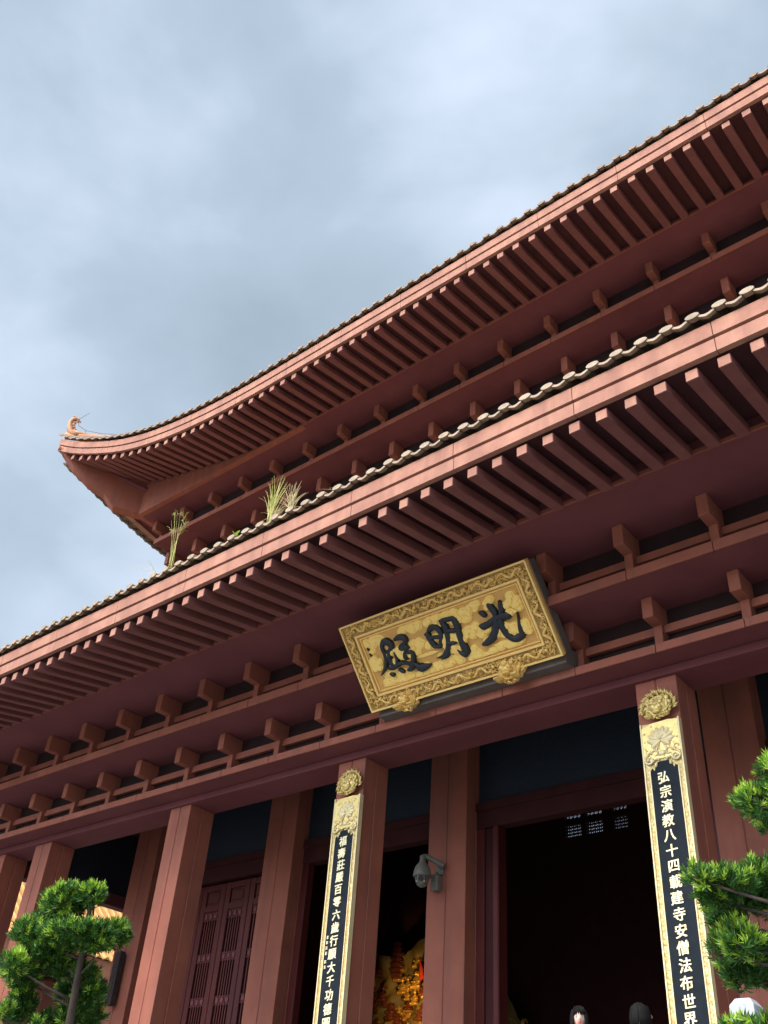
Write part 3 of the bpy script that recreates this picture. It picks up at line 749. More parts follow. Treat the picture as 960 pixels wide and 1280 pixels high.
# ------------------------------------------------------------------ couplet boards
def glyph(ch, size, bold=.012, depth=.014):
    cu = bpy.data.curves.new('g', 'FONT'); cu.body = ch; cu.size = size*U; cu.extrude = depth*U/2; cu.offset = 0
    cu.align_x = 'CENTER'; cu.align_y = 'CENTER'; cu.resolution_u = 4
    o = bpy.data.objects.new('g', cu); COL.objects.link(o)
    me = bpy.data.meshes.new_from_object(o.evaluated_get(bpy.context.evaluated_depsgraph_get()))
    bpy.data.objects.remove(o); bpy.data.curves.remove(cu)
    mn = [min(v.co[i] for v in me.vertices) for i in range(3)]; mx = [max(v.co[i] for v in me.vertices) for i in range(3)]
    c = Vector([(a+b)/2 for a, b in zip(mn, mx)])
    vs, fs = [], []
    for k, (ax, ay) in enumerate(((-1,-.6),(1,-.6),(-1,.6),(1,.6),(0,0))):
        o_ = len(vs)
        for v in me.vertices:
            p = v.co-c
            p.y += p.x*.10                              # brush-like rise to the right
            vs.append((p.x+ax*bold*U, -p.z-.0006*k, p.y+ay*bold*U))
        fs += [[o_+i for i in f.vertices] for f in me.polygons]
    bpy.data.meshes.remove(me); me = bpy.data.meshes.new('character'); me.from_pydata(vs, [], fs)
    me.materials.clear(); me.materials.append(M['gold_text']); me.update()
    return me
def couplet(x, text, zt, pitch, label, txx, small_marks=False, seed=0):
    rr = random.Random(seed)
    zb = 1.6; w = .45
    cb = thing('couplet_board', (x, -.05, zb), label, 'signboard', 'couplet boards on the entrance columns')
    MB().box(x-w, x+w, -.12, -.005, zb, 9.16).build('board', 'gold_border', cb, bevel=.01)
    m = MB(); dz = 8.22                                 # black field with a notched, cloud-shaped head
    h = .32
    pr = [(x-h,zb+.15),(x+h,zb+.15),(x+h,dz-.16),(x+h-.05,dz-.10),(x+h-.09,dz-.17),(x+h-.15,dz-.03),(x+h-.20,dz+.02),(x-h+.20,dz+.02),(x-h+.15,dz-.03),(x-h+.09,dz-.17),(x-h+.05,dz-.10),(x-h,dz-.16)]
    m.prism([(a,-.122,b) for a, b in pr][::-1], [(a,-.135,b) for a, b in pr][::-1]); m.build('panel', 'black', cb)
    m = MB()
    for s in (-1, 1):
        m.box(x+s*w-.015, x+s*w+.015, -.15, -.0, zb, 9.16); m.box(x+s*(h+.012)-.012, x+s*(h+.012)+.012, -.145, -.12, zb+.15, dz-.17)
    m.build('moulding', 'gold_pale', cb)
    # lotus head panel
    m = MB(); m.prism([(x-w+.02,-.121,8.30),(x+w-.02,-.121,8.30),(x+w-.02,-.121,9.12),(x+.2,-.121,9.15),(x-.2,-.121,9.13),(x-w+.02,-.121,9.05)][::-1],
                      [(x-w+.02,-.15,8.30),(x+w-.02,-.15,8.30),(x+w-.02,-.15,9.12),(x+.2,-.15,9.15),(x-.2,-.15,9.13),(x-w+.02,-.15,9.05)][::-1])
    m.build('head_panel', 'gold_bright', cb)
    m = MB()
    def petal(cx, cz, a, ln, wd, off):
        rot = Matrix.Rotation(a, 3, 'Y'); d = rot @ Vector((0, 0, ln*.5))
        m.ball((cx+d.x, -.155-off, cz+d.z), (wd, .035, ln*.5), 10, 8, rot)
    cx, cz = x, 8.72
    for i, a in enumerate((-85,-62,-38,-15,15,38,62,85)): petal(cx, cz-.02, R(a), .33, .062, .0)
    for i, a in enumerate((-70,-45,-20,0,20,45,70)): petal(cx, cz, R(a), .24, .058, .016)
    for i, a in enumerate((-105,-125,105,125)): petal(cx, cz, R(a), .26, .055, .008)
    for a in (-30, 0, 30): petal(cx, cz, R(a), .15, .045, .03)
    def scroll(sx, sz, r0, a0, turns, rad):
        pts = [(sx+r0*(1-.7*u)*math.cos(a0+turns*6.28*u), -.16, sz+r0*(1-.7*u)*math.sin(a0+turns*6.28*u)) for u in [i/14 for i in range(15)]]
        m.tube(pts, [rad*(1-.4*i/14) for i in range(15)], 6)
    for s in (-1, 1):
        scroll(x+s*.30, 8.30, .13, math.pi/2, s*-1.1, .032); scroll(x+s*.16, 8.42, .10, 0 if s > 0 else math.pi, s*.9, .025)
        scroll(x+s*.33, 8.50, .07, 0, s*.8, .02)
        m.tube([(x+s*.05,-.16,8.62),(x+s*.12,-.17,8.50),(x+s*.08,-.16,8.38)], .022, 6)
        for k in range(6): m.ball((x+s*(.1+.06*k), -.15, 8.28+.02*math.sin(k*2)), .03, 6, 4)
        m.ball((x+s*.17,-.15,8.17), (.035,.03,.05), 6, 5)
    m.ball((x, -.16, 8.42), (.08,.03,.07), 8, 6)
    for k in range(40): m.ball((x+rr.uniform(-.4,.4), -.15, rr.choice((rr.uniform(8.28,8.62), rr.uniform(8.3,9.08)))), rr.uniform(.012,.028), 6, 4)
    m.build('lotus_carving', 'gold_pale', cb, smooth=True)
    # lion head with a spiky mane on top
    m = lion(x+.02, -.20, 9.50, .62, 11+seed)
    for k in range(30):
        a = R(-12)+k/29*R(204); r1, r2 = .33, .47+.03*math.sin(k*2.1)
        m.tube([(x+.02+r1*1.05*math.cos(a), -.16, 9.48+r1*math.sin(a)), (x+.02+(r1+r2)/2*1.05*math.cos(a+.03), -.22, 9.48+(r1+r2)/2*math.sin(a+.03)), (x+.02+r2*math.cos(a+.10), -.19, 9.48+r2*.98*math.sin(a+.10))], [.035,.024,.006], 5)
    m.v = [(a_, -.12+(b_+.12)*.5, c_) for a_, b_, c_ in m.v]
    m.build('lion_head', 'gold_bright', cb, smooth=True)
    for i, ch in enumerate(text):
        me = glyph(ch, .272, .0065)
        place('character', me, cb, P(txx+rr.uniform(-.01,.01), -.143, zt-pitch*i))
    if small_marks:
        m = MB()
        for k in range(6):
            zc = 5.55-.125*k-(.07 if k > 3 else 0)
            for q in range(3):
                m.box(x-.30+.012, x-.22-.01*rr.random(), -.1365-.0005*q, -.1355, zc+.025*q-.02, zc+.025*q-.008)
            xx = x-.26+rr.uniform(-.02,.02); m.box(xx-.007, xx+.007, -.1385, -.136, zc-.035, zc+.05)
        m.build('signature', 'gold_text', cb)
couplet(1.257, '弘宗演教八十四載建寺安僧法布世界', 7.87, .310, 'right couplet board of gold characters on black, on the column right of the name board', 1.225, seed=1)
couplet(-7.955, '福壽莊嚴百零六歲行願大千功德圓滿', 7.94, .310, 'left couplet board of gold characters on black, on the column left of the dark doorway', -8.06+.08, True, seed=2)

# ------------------------------------------------------------------ camera and speaker on the inner columns
def cctv():
    x, y, z = -8.20, 3.58, 8.16
    t = thing('security_camera', (-7.95, 4.2, 8.1), 'grey dome security camera on a wall arm fixed to the inner column', 'camera')
    m = MB()
    m.tube([(x,y,z+.50),(x,y,z+.48),(x,y,z+.30),(x,y,z+.24),(x,y,z+.15),(x,y,z+.02),(x,y,z-.10),(x,y,z-.13)], [.05,.085,.095,.14,.21,.255,.265,.25], 24)
    m.build('housing', 'camgrey', t, smooth=True)
    m = MB(); m.ball((x,y,z-.16), (.21,.21,.27), 20, 14); m.build('dome', 'camgrey', t, smooth=True)
    d = Vector((.45, -.89, 0)); n_ = Vector((.89, .45, 0)); c = Vector((x, y, z-.2))
    m = MB(); m.tube([c+d*.12, c+d*.222+Vector((0,0,-.02))], .085, 16); m.build('lens', 'speaker', t)
    m = MB()
    for s in (-1, 1): m.ball(c+d*.18+n_*s*.11+Vector((0,0,-.10)), .03, 8, 6)
    m.build('lamp', 'white_stone', t, smooth=True)
    m = MB()
    for s in (-1, 1): m.tube([c+d*.16+n_*s*.15+Vector((0,0,.10)), c+d*.185+n_*s*.14+Vector((0,0,-.06)), c+d*.15+n_*s*.125+Vector((0,0,-.16))], .012, 5)
    m.tube([c+d*.165+n_*-.15+Vector((0,0,.10)), c+d*.21+Vector((0,0,.11)), c+d*.165+n_*.15+Vector((0,0,.10))], .012, 5)
    m.build('trim', 'speaker', t)
    m = MB(); m.tube([(x,y,z+.46),(x+.08,y+.10,z+.46),(x+.40,y+.45,z+.28),(-7.98,4.19,z+.22)], [.075,.08,.08,.08], 10)
    m.box(-8.12, -7.86, 4.12, 4.198, z+.05, z+.36); m.build('arm', 'camgrey', t, bevel=.01)
    m = MB(); m.box(-8.20, -7.94, 3.96, 4.198, z-.42, z+.04); m.tube([(-8.07,4.08,z+.03),(-8.07,4.08,z+.14)], .04, 8); m.build('junction_box', 'camgrey', t, bevel=.03)
cctv()
t = thing('column_speaker', (-22.35, 4.1, 5.6), 'tall slim black column loudspeaker on the inner column behind the clipped tree', 'loudspeaker')
MB().box(-22.75, -22.42, 3.85, 4.12, 5.55, 7.35).build('cabinet', 'speaker', t, bevel=.03)
m = MB()
for k in range(22): m.box(-22.71, -22.46, 3.835, 3.849, 5.62+.077*k, 5.65+.077*k)
m.build('grille', 'joint', t)
MB().box(-22.65, -22.5, 4.12, 4.199, 5.9, 6.05).box(-22.65, -22.5, 4.12, 4.199, 6.9, 7.05).build('wall_bracket', 'speaker', t)

# ------------------------------------------------------------------ gilded relief inside the hall
rel = thing('altar_relief', (-22, 18.5, 3), 'golden lamp-lit rock relief on the wall inside the hall, seen left of the doorway column', 'relief')
m = MB(); nx, nzv = 60, 46
vs = []
for j in range(nzv+1):
    for i in range(nx+1):
        xx = lerp(-23.1, -13.2, i/nx); zz = lerp(.62, 10.9-1.0*abs(math.sin(i*.13))-max(0, xx+18)*.9, j/nzv)
        d = noise.fractal(Vector((xx*.55, zz*.55, 3)), 1, 2, 5)*1.1+.35*noise.noise(Vector((xx*2.2, zz*2.2, 0)))
        vs.append((xx, 18.8-1.0-d*.8+(zz-3)*.05, zz))
m.add(vs, [(j*(nx+1)+i, j*(nx+1)+i+1, (j+1)*(nx+1)+i+1, (j+1)*(nx+1)+i) for j in range(nzv) for i in range(nx)])
o = m.build('rock_face', 'rock', rel, smooth=True) if 'rock' in M else None
if o is None:
    M['rock'] = paint('ochre_painted_rock', (.07, .05, .02), (.24, .16, .045), .6, .9, bump=.8, bscale=6)
    m.build('rock_face', 'rock', rel, smooth=True)
def surf_y(xx, zz):
    d = noise.fractal(Vector((xx*.55, zz*.55, 3)), 1, 2, 5)*1.1+.35*noise.noise(Vector((xx*2.2, zz*2.2, 0)))
    return 17.8-d*.8+(zz-3)*.05
M['statue_gold'] = goldmat('gilded_statue', (.60, .30, .05), (.85, .50, .10), .35, .5, 6, .3, 30)
M['statue_red'] = paint('lacquered_statue', (.10, .02, .012), (.20, .05, .02), .35, 6, spec=.6)
M['flag'] = paint('red_banner', (.5, .03, .015), (.62, .06, .02), .6, 4)
rs = random.Random(5)
def statue(x, z, s, mat, lab):
    y = surf_y(x, z)-.35*s; m = MB()
    m.tube([(x,y,z),(x,y,z+.12*s),(x,y,z+.35*s),(x,y,z+.62*s),(x,y,z+.72*s),(x,y,z+.78*s)], [.34*s,.36*s,.24*s,.20*s,.10*s,.07*s], 10)
    m.ball((x,y-.02*s,z+.90*s), (.12*s,.12*s,.15*s), 10, 7); m.ball((x,y,z+1.05*s), .06*s, 8, 5)
    for q in (-1, 1):
        m.tube([(x+q*.18*s,y,z+.62*s),(x+q*.32*s,y-.1*s,z+.42*s),(x+q*.12*s,y-.26*s,z+.40*s)], [.075*s,.065*s,.045*s], 7)
        m.tube([(x+q*.05*s,y-.1*s,z+.10*s),(x+q*.34*s,y-.2*s,z+.10*s),(x+q*.1*s,y-.34*s,z+.08*s)], [.12*s,.11*s,.07*s], 7)
    for a in range(9):
        an = R(20*a+10); m.tube([(x+.2*s*math.cos(an),y+.10*s,z+.85*s+.2*s*math.sin(an)),(x+.36*s*math.cos(an),y+.12*s,z+.85*s+.36*s*math.sin(an))], [.03*s,.008*s], 4)
    o = m.build('statue', mat, None, smooth=True, origin=(x, y, z))
    tag(o, lab, 'statue', 'small statues on the golden relief')
k = 0
for q in range(150):
    z = 5.4+4.1*rs.random(); x = -22.8+5.8*rs.random()
    if z > 8.4 and x > -20.6 and rs.random() < .6: continue
    gold = rs.random() < .45+.05*(x+21)
    statue(x, z, rs.uniform(.42, .72), 'statue_gold' if gold else 'statue_red',
           'small gilded seated statue among the figures of the golden relief' if gold else 'small dark red seated statue among the figures of the golden relief')
for q in range(8): statue(-15.6+q*.3, 5.6+rs.uniform(-.6,.8), .6, 'statue_gold', 'small gilded seated statue among the figures of the golden relief')
# banners on the relief
for q in range(4):
    x = -18.7+.36*q; z = 8.8+.06*q; y = surf_y(x, z)-.8
    m = MB(); m.tube([(x,y,z-.6),(x-.10,y,z+.75)], .018, 5); m.mi = 1
    m.prism([(x-.09,y-.01,z+.72),(x-.01,y-.02,z-.25),(x+.20,y-.05,z-.15),(x+.12,y-.03,z+.25)], [(x-.09,y+.02,z+.72),(x-.01,y+.01,z-.25),(x+.20,y-.02,z-.15),(x+.12,y,z+.25)])
    tag(m.build('banner', ['bark', 'flag']), 'small red banner standing on the golden relief', 'banner', 'red banners on the golden relief')
m = MB(); x, z = -20.6, 8.9; y = surf_y(x, z)-.5
for q in range(7): m.box(x-.16+.012*q, x+.16-.012*q, y-.15, y+.15, z+.22*q, z+.16+.22*q); m.box(x-.22+.014*q, x+.22-.014*q, y-.2, y+.2, z+.162+.22*q, z+.20+.22*q)
tag(m.build('pagoda', 'statue_red'), 'small dark model pagoda on the golden relief', 'pagoda')
# lit lamp in front of the relief
l_ = bpy.data.lights.new('relief_lamp', 'SPOT'); l_.energy = 260; l_.color = (1, .64, .22); l_.shadow_soft_size = .1; l_.spot_size = R(62); l_.spot_blend = .8
lo_ = bpy.data.objects.new('relief_lamp', l_); COL.objects.link(lo_); lo_.location = P(-17.2, 13.8, 6.4)
lo_.rotation_euler = (P(-17.2, 13.8, 6.4)-P(-18.9, 18.0, 7.6)).to_track_quat('Z', 'Y').to_euler()

# row of red lanterns deep inside
t = thing('lantern_canopy', (-8.5, 19, 6.7), 'row of small red lanterns with lit bulbs deep inside the doorway', 'lanterns')
for q in range(9):
    m = MB(); x = -9.1+.22*q; m.tube([(x,19,6.15),(x,19,6.2),(x,19,6.33),(x,19,6.46),(x,19,6.5)], [.04,.07,.085,.07,.04], 10); m.tube([(x,19,5.9),(x,19,6.15)], .02, 5)
    l = m.build('lantern', 'lantern_red', t, smooth=True)
    m = MB(); m.ball((x,18.9,6.58), .035, 8, 6); m.build('bulb', 'led', l, smooth=True)
MB().box(-9.3, -7.1, 19.05, 19.12, 6.5, 6.6).build('bar', 'darkwood', t)
MB().box(-9.3, -9.2, 19.05, 19.12, .6, 6.5).box(-7.2, -7.1, 19.05, 19.12, .6, 6.5).build('post', 'darkwood', t)

# ------------------------------------------------------------------ side hall with an orange roof, seen past the veranda end
wing = thing('side_hall', (-52, 16, -2.75), 'side hall with orange glazed tile roof seen past the left end of the veranda', 'building')
MB().box(-60, -48.5, -12, 47, -2.75, 12.2).build('wall', 'red', wing)
m = MB()
for q in range(14): m.box(-48.5, -47.9, -8+4*q, -7+4*q, -2.75, 10.6)
m.build('colonnade', 'red', wing)
m = MB()
m.box(-45.4, -45.1, -12, 47, 11.0, 11.98); m.build('fascia', 'ceramic_f', wing) if 'ceramic_f' in M else None
M['fascia_orange'] = paint('terracotta_fascia', (.40, .17, .09), (.5, .22, .12), .8, 2)
m.build('fascia', 'fascia_orange', wing)
m = MB()
for q in range(70): m.box(-48.4, -45.5, -11+.8*q, -10.7+.8*q, 10.75, 11.0)
m.box(-48.5, -45.4, -12, 47, 11.0, 11.1)
m.build('eave_rafters', 'deck', wing)
tiles(wing, lambda k: (-45.0, -12+.62*k, 12.02), lambda k: (-54.5, -12+.62*k, 20.0), 94, mats=('tile_orange', 'tile_orange'))
m = MB(); m.add([(-45.2,-12,11.80),(-45.2,47,11.80),(-54.5,47,17.6),(-54.5,-12,17.6),(-46.0,-12,11.2),(-46.0,47,11.2),(-54.5,47,16.5),(-54.5,-12,16.5)],[(0,1,2,3),(7,6,5,4),(0,4,5,1),(1,5,6,2),(2,6,7,3),(3,7,4,0)]).build('roof_deck','deck',wing)
m = MB(); m.box(-55, -54, -12, 47, 19.6, 20.6); m.build('ridge', 'tile_orange', wing)

# ------------------------------------------------------------------ stone balustrade by the right-hand tree
bal = thing('stone_balustrade', (5.0, -6.95, .6), 'white stone balustrade with square capped posts below the right-hand tree', 'balustrade')
def post(x):
    m = MB(); w = .145; y = -6.95
    m.box(x-w, x+w, y-w, y+w, .6, 1.62); m.box(x-w*.8, x+w*.8, y-w*.8, y+w*.8, 1.62, 1.68); m.box(x-w, x+w, y-w, y+w, 1.68, 2.04)
    m.prism([(x-w,y-w,2.04),(x+w,y-w,2.04),(x+w,y+w,2.04),(x-w,y+w,2.04)], [(x-w*.6,y-w*.6,2.12),(x+w*.6,y-w*.6,2.12),(x+w*.6,y+w*.6,2.12),(x-w*.6,y+w*.6,2.12)])
    return m.build('post', 'white_stone', bal, bevel=.006)
p0 = post(4.965)
for k in range(1, 5): copy_at(p0, (2.1*k, 0, 0), bal)
m = MB()
for k in range(4): m.box(4.965+.145+2.1*k, 4.965-.145+2.1*(k+1), -7.02, -6.88, .65, 1.35); m.box(4.965+.145+2.1*k, 4.965-.145+2.1*(k+1), -7.05, -6.85, 1.45, 1.58)
m.build('panel', 'white_stone', bal, bevel=.02)

# ------------------------------------------------------------------ trees: clipped yew-pines with leaf rosettes in pads
def shoots(m, c, rad, n, rnd, leaf, young, bias=0.0, nl=11):
    """leaf rosettes through the outer volume of an ellipsoid pad"""
    for _ in range(n):
        while True:
            d = Vector((rnd.gauss(0,1), rnd.gauss(0,1), rnd.gauss(0,1)))
            if d.length > .1: break
        d.normalize()
        if d.z < -.2 and rnd.random() < .2: d.z = -d.z
        rr = rnd.uniform(.55, 1.0)**.6
        q = Vector((c[0]+d.x*rad[0]*rr, c[1]+d.y*rad[1]*rr, c[2]+d.z*rad[2]*rr))
        q += Vector((rnd.uniform(-1,1), rnd.uniform(-1,1), rnd.uniform(-1,1)))*.05
        ax = (d*.8+Vector((rnd.uniform(-.5,.5), rnd.uniform(-.5,.5), .75+rnd.uniform(-.3,.3)))).normalized()
        u = ax.cross(Vector((.3,.2,1))).normalized(); v = ax.cross(u)
        m.mi = 1 if rnd.random() < young*(.5+1.0*max(0, d.z)) and rr > .8 else 0
        sl = leaf*rnd.uniform(.75, 1.25)
        for k in range(nl):
            a = 2.4*k+rnd.uniform(-.3,.3); h = k/nl
            dirv = (u*math.cos(a)+v*math.sin(a))*(1.0-.55*h)+ax*(.35+.9*h); dirv.normalize()
            b = q+ax*(sl*.5*h); L_ = sl*rnd.uniform(.8,1.15)
            sd = dirv.cross(ax); 
            if sd.length < .05: sd = u.copy()
            sd.normalize(); w = sl*.10
            tipv = b+dirv*L_+ax*(L_*.12)
            mid = b+dirv*L_*.55
            m.add([b-sd*w*.5, mid-sd*w, tipv, mid+sd*w, b+sd*w*.5], [(0,1,2,3,4)])
def clipped_tree(name, root, trunk, limbs, pads, leaf, label, seed):
    rnd = random.Random(seed)
    t = thing(name, root, label, 'tree')
    m = MB(); m.tube(trunk[0], trunk[1], 9)
    tr = m.build('trunk', 'bark', t, smooth=True)
    m = MB()
    for pth, r_ in limbs: m.tube(pth, r_, 7)
    m.build('limb', 'bark', t, smooth=True)
    for c, rad, n, yg in pads:
        m = MB(); shoots(m, c, rad, n, rnd, leaf, yg)
        # twigs inside the pad
        m.mi = 2
        for q in range(10):
            e = Vector((rnd.uniform(-.8,.8)*rad[0], rnd.uniform(-.8,.8)*rad[1], rnd.uniform(-.4,.7)*rad[2]))
            m.tube([Vector(c)+Vector((0,0,-rad[2]*.6)), Vector(c)+e*.5, Vector(c)+e], [.018,.012,.005], 4)
        m.build('foliage', ['leaf', 'leaf_young', 'bark'], t)
# camera frame, to express where a branch stands: depth along the view and offsets in the picture
CAMP = (9.6323, -18.8673, -.2853); CF = 1198.0219
yaw, pitch, roll = -.7405, .6428, .0826
# tree positions were measured on site plans: (x, y, z) below are plain layout coordinates
LEFT_PADS = [[[-3.424, -10.705, 3.263], [0.384, 0.295, 0.186], 0.6], [[-2.945, -10.641, 3.299], [0.17, 0.124, 0.125], 0.7], [[-4.036, -10.571, 3.081], [0.25, 0.188, 0.143], 0.3], [[-4.026, -10.855, 2.87], [0.22, 0.164, 0.151], 0.4], [[-3.199, -10.541, 2.804], [0.603, 0.471, 0.124], 0.45], [[-3.796, -10.596, 2.653], [0.334, 0.256, 0.126], 0.3], [[-3.076, -10.043, 2.924], [0.244, 0.183, 0.151], 0.35], [[-2.884, -10.452, 2.666], [0.233, 0.174, 0.065], 0.5], [[-3.738, -10.376, 2.489], [0.265, 0.2, 0.114], 0.3], [[-3.317, -10.229, 2.39], [0.169, 0.123, 0.089], 0.4], [[-3.349, -10.041, 2.176], [0.214, 0.16, 0.135], 0.4], [[-3.973, -9.986, 2.227], [0.199, 0.147, 0.117], 0.3], [[-3.6, -10.017, 1.926], [0.283, 0.214, 0.158], 0.35], [[-3.458, -9.755, 1.963], [0.101, 0.07, 0.205], 0.3], [[-4.099, -10.68, 2.297], [0.216, 0.161, 0.205], 0.45], [[-3.856, -11.036, 2.366], [0.165, 0.12, 0.144], 0.85], [[-4.286, -10.511, 1.962], [0.216, 0.161, 0.228], 0.25], [[-4.084, -10.833, 1.794], [0.074, 0.07, 0.131], 0.7], [[-3.714, -10.542, 1.674], [0.073, 0.07, 0.052], 0.8], [[-4.124, -10.08, 1.85], [0.172, 0.126, 0.068], 0.3]]
RIGHT_PADS = [[[6.554, -9.951, 3.168], [0.2, 0.155, 0.13], 0.7], [[6.739, -10.021, 3.403], [0.095, 0.071, 0.13], 0.8], [[6.486, -9.591, 3.085], [0.083, 0.07, 0.072], 0.4], [[6.03, -9.781, 2.528], [0.245, 0.191, 0.085], 0.5], [[6.182, -9.289, 2.681], [0.192, 0.149, 0.151], 0.25], [[5.902, -10.068, 2.528], [0.094, 0.07, 0.069], 0.85], [[5.861, -9.692, 2.455], [0.127, 0.097, 0.102], 0.3], [[5.965, -9.287, 2.484], [0.177, 0.136, 0.135], 0.15], [[6.188, -9.134, 2.533], [0.13, 0.099, 0.135], 0.2], [[5.763, -9.333, 2.347], [0.07, 0.07, 0.058], 0.1], [[6.048, -9.622, 2.054], [0.137, 0.104, 0.142], 0.8], [[5.917, -8.904, 2.062], [0.208, 0.161, 0.166], 0.4], [[5.754, -9.378, 2.049], [0.081, 0.07, 0.132], 0.4], [[5.791, -9.04, 1.916], [0.175, 0.135, 0.103], 0.15], [[5.918, -8.77, 1.931], [0.099, 0.074, 0.104], 0.15], [[5.936, -9.657, 1.321], [0.143, 0.11, 0.05], 0.4], [[6.212, -9.764, 1.341], [0.07, 0.07, 0.05], 0.4]]

def mk_tree(pads, base, leaf, label, seed, name, dens):
    bx_, by_, bz_ = base
    top = max(pads, key=lambda p: p[0][2])[0]
    n = 8; path = []
    for i in range(n+1):
        u = i/n; path.append((lerp(bx_, top[0], u)+.14*math.sin(u*5+seed)*(1-u), lerp(by_, top[1], u)+.12*math.cos(u*4)*(1-u), lerp(bz_, top[2], u)))
    rad = [lerp(.16, .03, i/n) for i in range(n+1)]
    limbs = []
    for c, r_, yg in pads:
        u = max(.05, min(.95, (c[2]-.35-bz_)/(top[2]-bz_))); k = u*n; i = int(k); s = Vector(path[i]).lerp(Vector(path[min(i+1, n)]), k-i)
        e = Vector(c)+Vector((0,r_[1]*.4,-r_[2]*.15)); md = s.lerp(e, .5)+Vector((0,.05,-.03))
        limbs.append(([s, md, e], [.026, .018, .010]))
    clipped_tree(name, base, (path, rad), limbs, [(c, r_, int(dens*(r_[0]*r_[1]+r_[0]*r_[2]+r_[1]*r_[2])), yg) for c, r_, yg in pads], leaf, label, seed)
mk_tree(LEFT_PADS, (-4.75, -8.75, -2.75), .074, 'cloud-pruned green tree in front of the left columns', 1, 'clipped_tree', 2500)
mk_tree(RIGHT_PADS, (8.4, -6.4, -2.75), .072, 'cloud-pruned bright green tree at the right in front of the columns', 2, 'clipped_tree', 2500)

# ------------------------------------------------------------------ weeds growing on the eave
def tuft(x, y, z, n, h, spread, mat, label, seed, heads=False, lean=(0,0), cat='grass tuft', w=.019):
    rnd = random.Random(seed); m = MB()
    for k in range(n):
        a = rnd.uniform(0, 6.28); ln = h*rnd.uniform(.45, 1.0); sp = spread*rnd.uniform(.2, 1.0)
        bx_, by_ = x+rnd.uniform(-.07,.07), y+rnd.uniform(-.05,.05)
        pts = []
        for i in range(7):
            u = i/6; pts.append(Vector((bx_+math.cos(a)*sp*u**1.8+lean[0]*u, by_+math.sin(a)*sp*u**1.8*.7+lean[1]*u, z+ln*(u-.30*(sp/h)*u**3))))
        m.tube(pts, [w*(1-.85*i/6) for i in range(7)], 4, sx=.5)
        if heads and k % 2 == 0:
            e = pts[-1]
            for q in range(9):
                d = Vector((rnd.uniform(-1,1), rnd.uniform(-.6,.6), rnd.uniform(-.1,1)))*.22
                m.tube([e-Vector((0,0,.08*q*.3)), e+d*.6, e+d+Vector((0,0,-.05))], [.006,.005,.003], 3)
    return tag(m.build('grass_tuft', mat, smooth=True, origin=(x, y, z)), label, cat, None)
tuft(-5.92, -6.12, 13.96, 38, 1.6, .42, 'grass', 'tallest tuft of yellow-green grass on the lower eave tiles', 1, lean=(.02,0))
tuft(-5.80, -6.12, 13.96, 26, .85, .75, 'straw', 'low dry spreading grass at the foot of the tallest tuft', 4)
tuft(-5.20, -6.10, 13.98, 34, 1.05, .60, 'straw', 'dry straw-coloured grass tuft just right of the tallest tuft', 2, lean=(-.1,0))
tuft(-9.90, -6.10, 13.98, 9, 2.9, .55, 'grass', 'tall thin grass with feathery seed heads near the upper roof corner', 3, heads=True, lean=(-.28,0), w=.012)
tuft(-10.4, -6.05, 13.98, 9, .75, .75, 'straw', 'sparse dry twigs on the tiles left of the tall thin grass', 6, lean=(-.4,0), w=.006)
tuft(-3.62, -6.05, 14.0, 6, .42, .6, 'straw', 'few thin bent stalks on the lower eave tiles right of the dry tuft', 8, lean=(-.2,0), w=.006)
m = MB()
for k in range(9):
    a = k*2.4; b = Vector((-7.33, -6.05, 14.0+.03*k)); d = Vector((math.cos(a), math.sin(a)*.6, .7)).normalized()*.16; s_ = Vector((-d.y, d.x, 0))*.35
    m.add([b, b+d*.5-s_, b+d, b+d*.5+s_], [(0,1,2,3)])
m.mi = 1; m.tube([(-7.33,-6.05,13.96),(-7.33,-6.05,14.28)], .012, 5)
tag(m.build('seedling', ['leaf_young', 'grass']), 'small bright green leafy seedling on the eave tiles', 'plant')

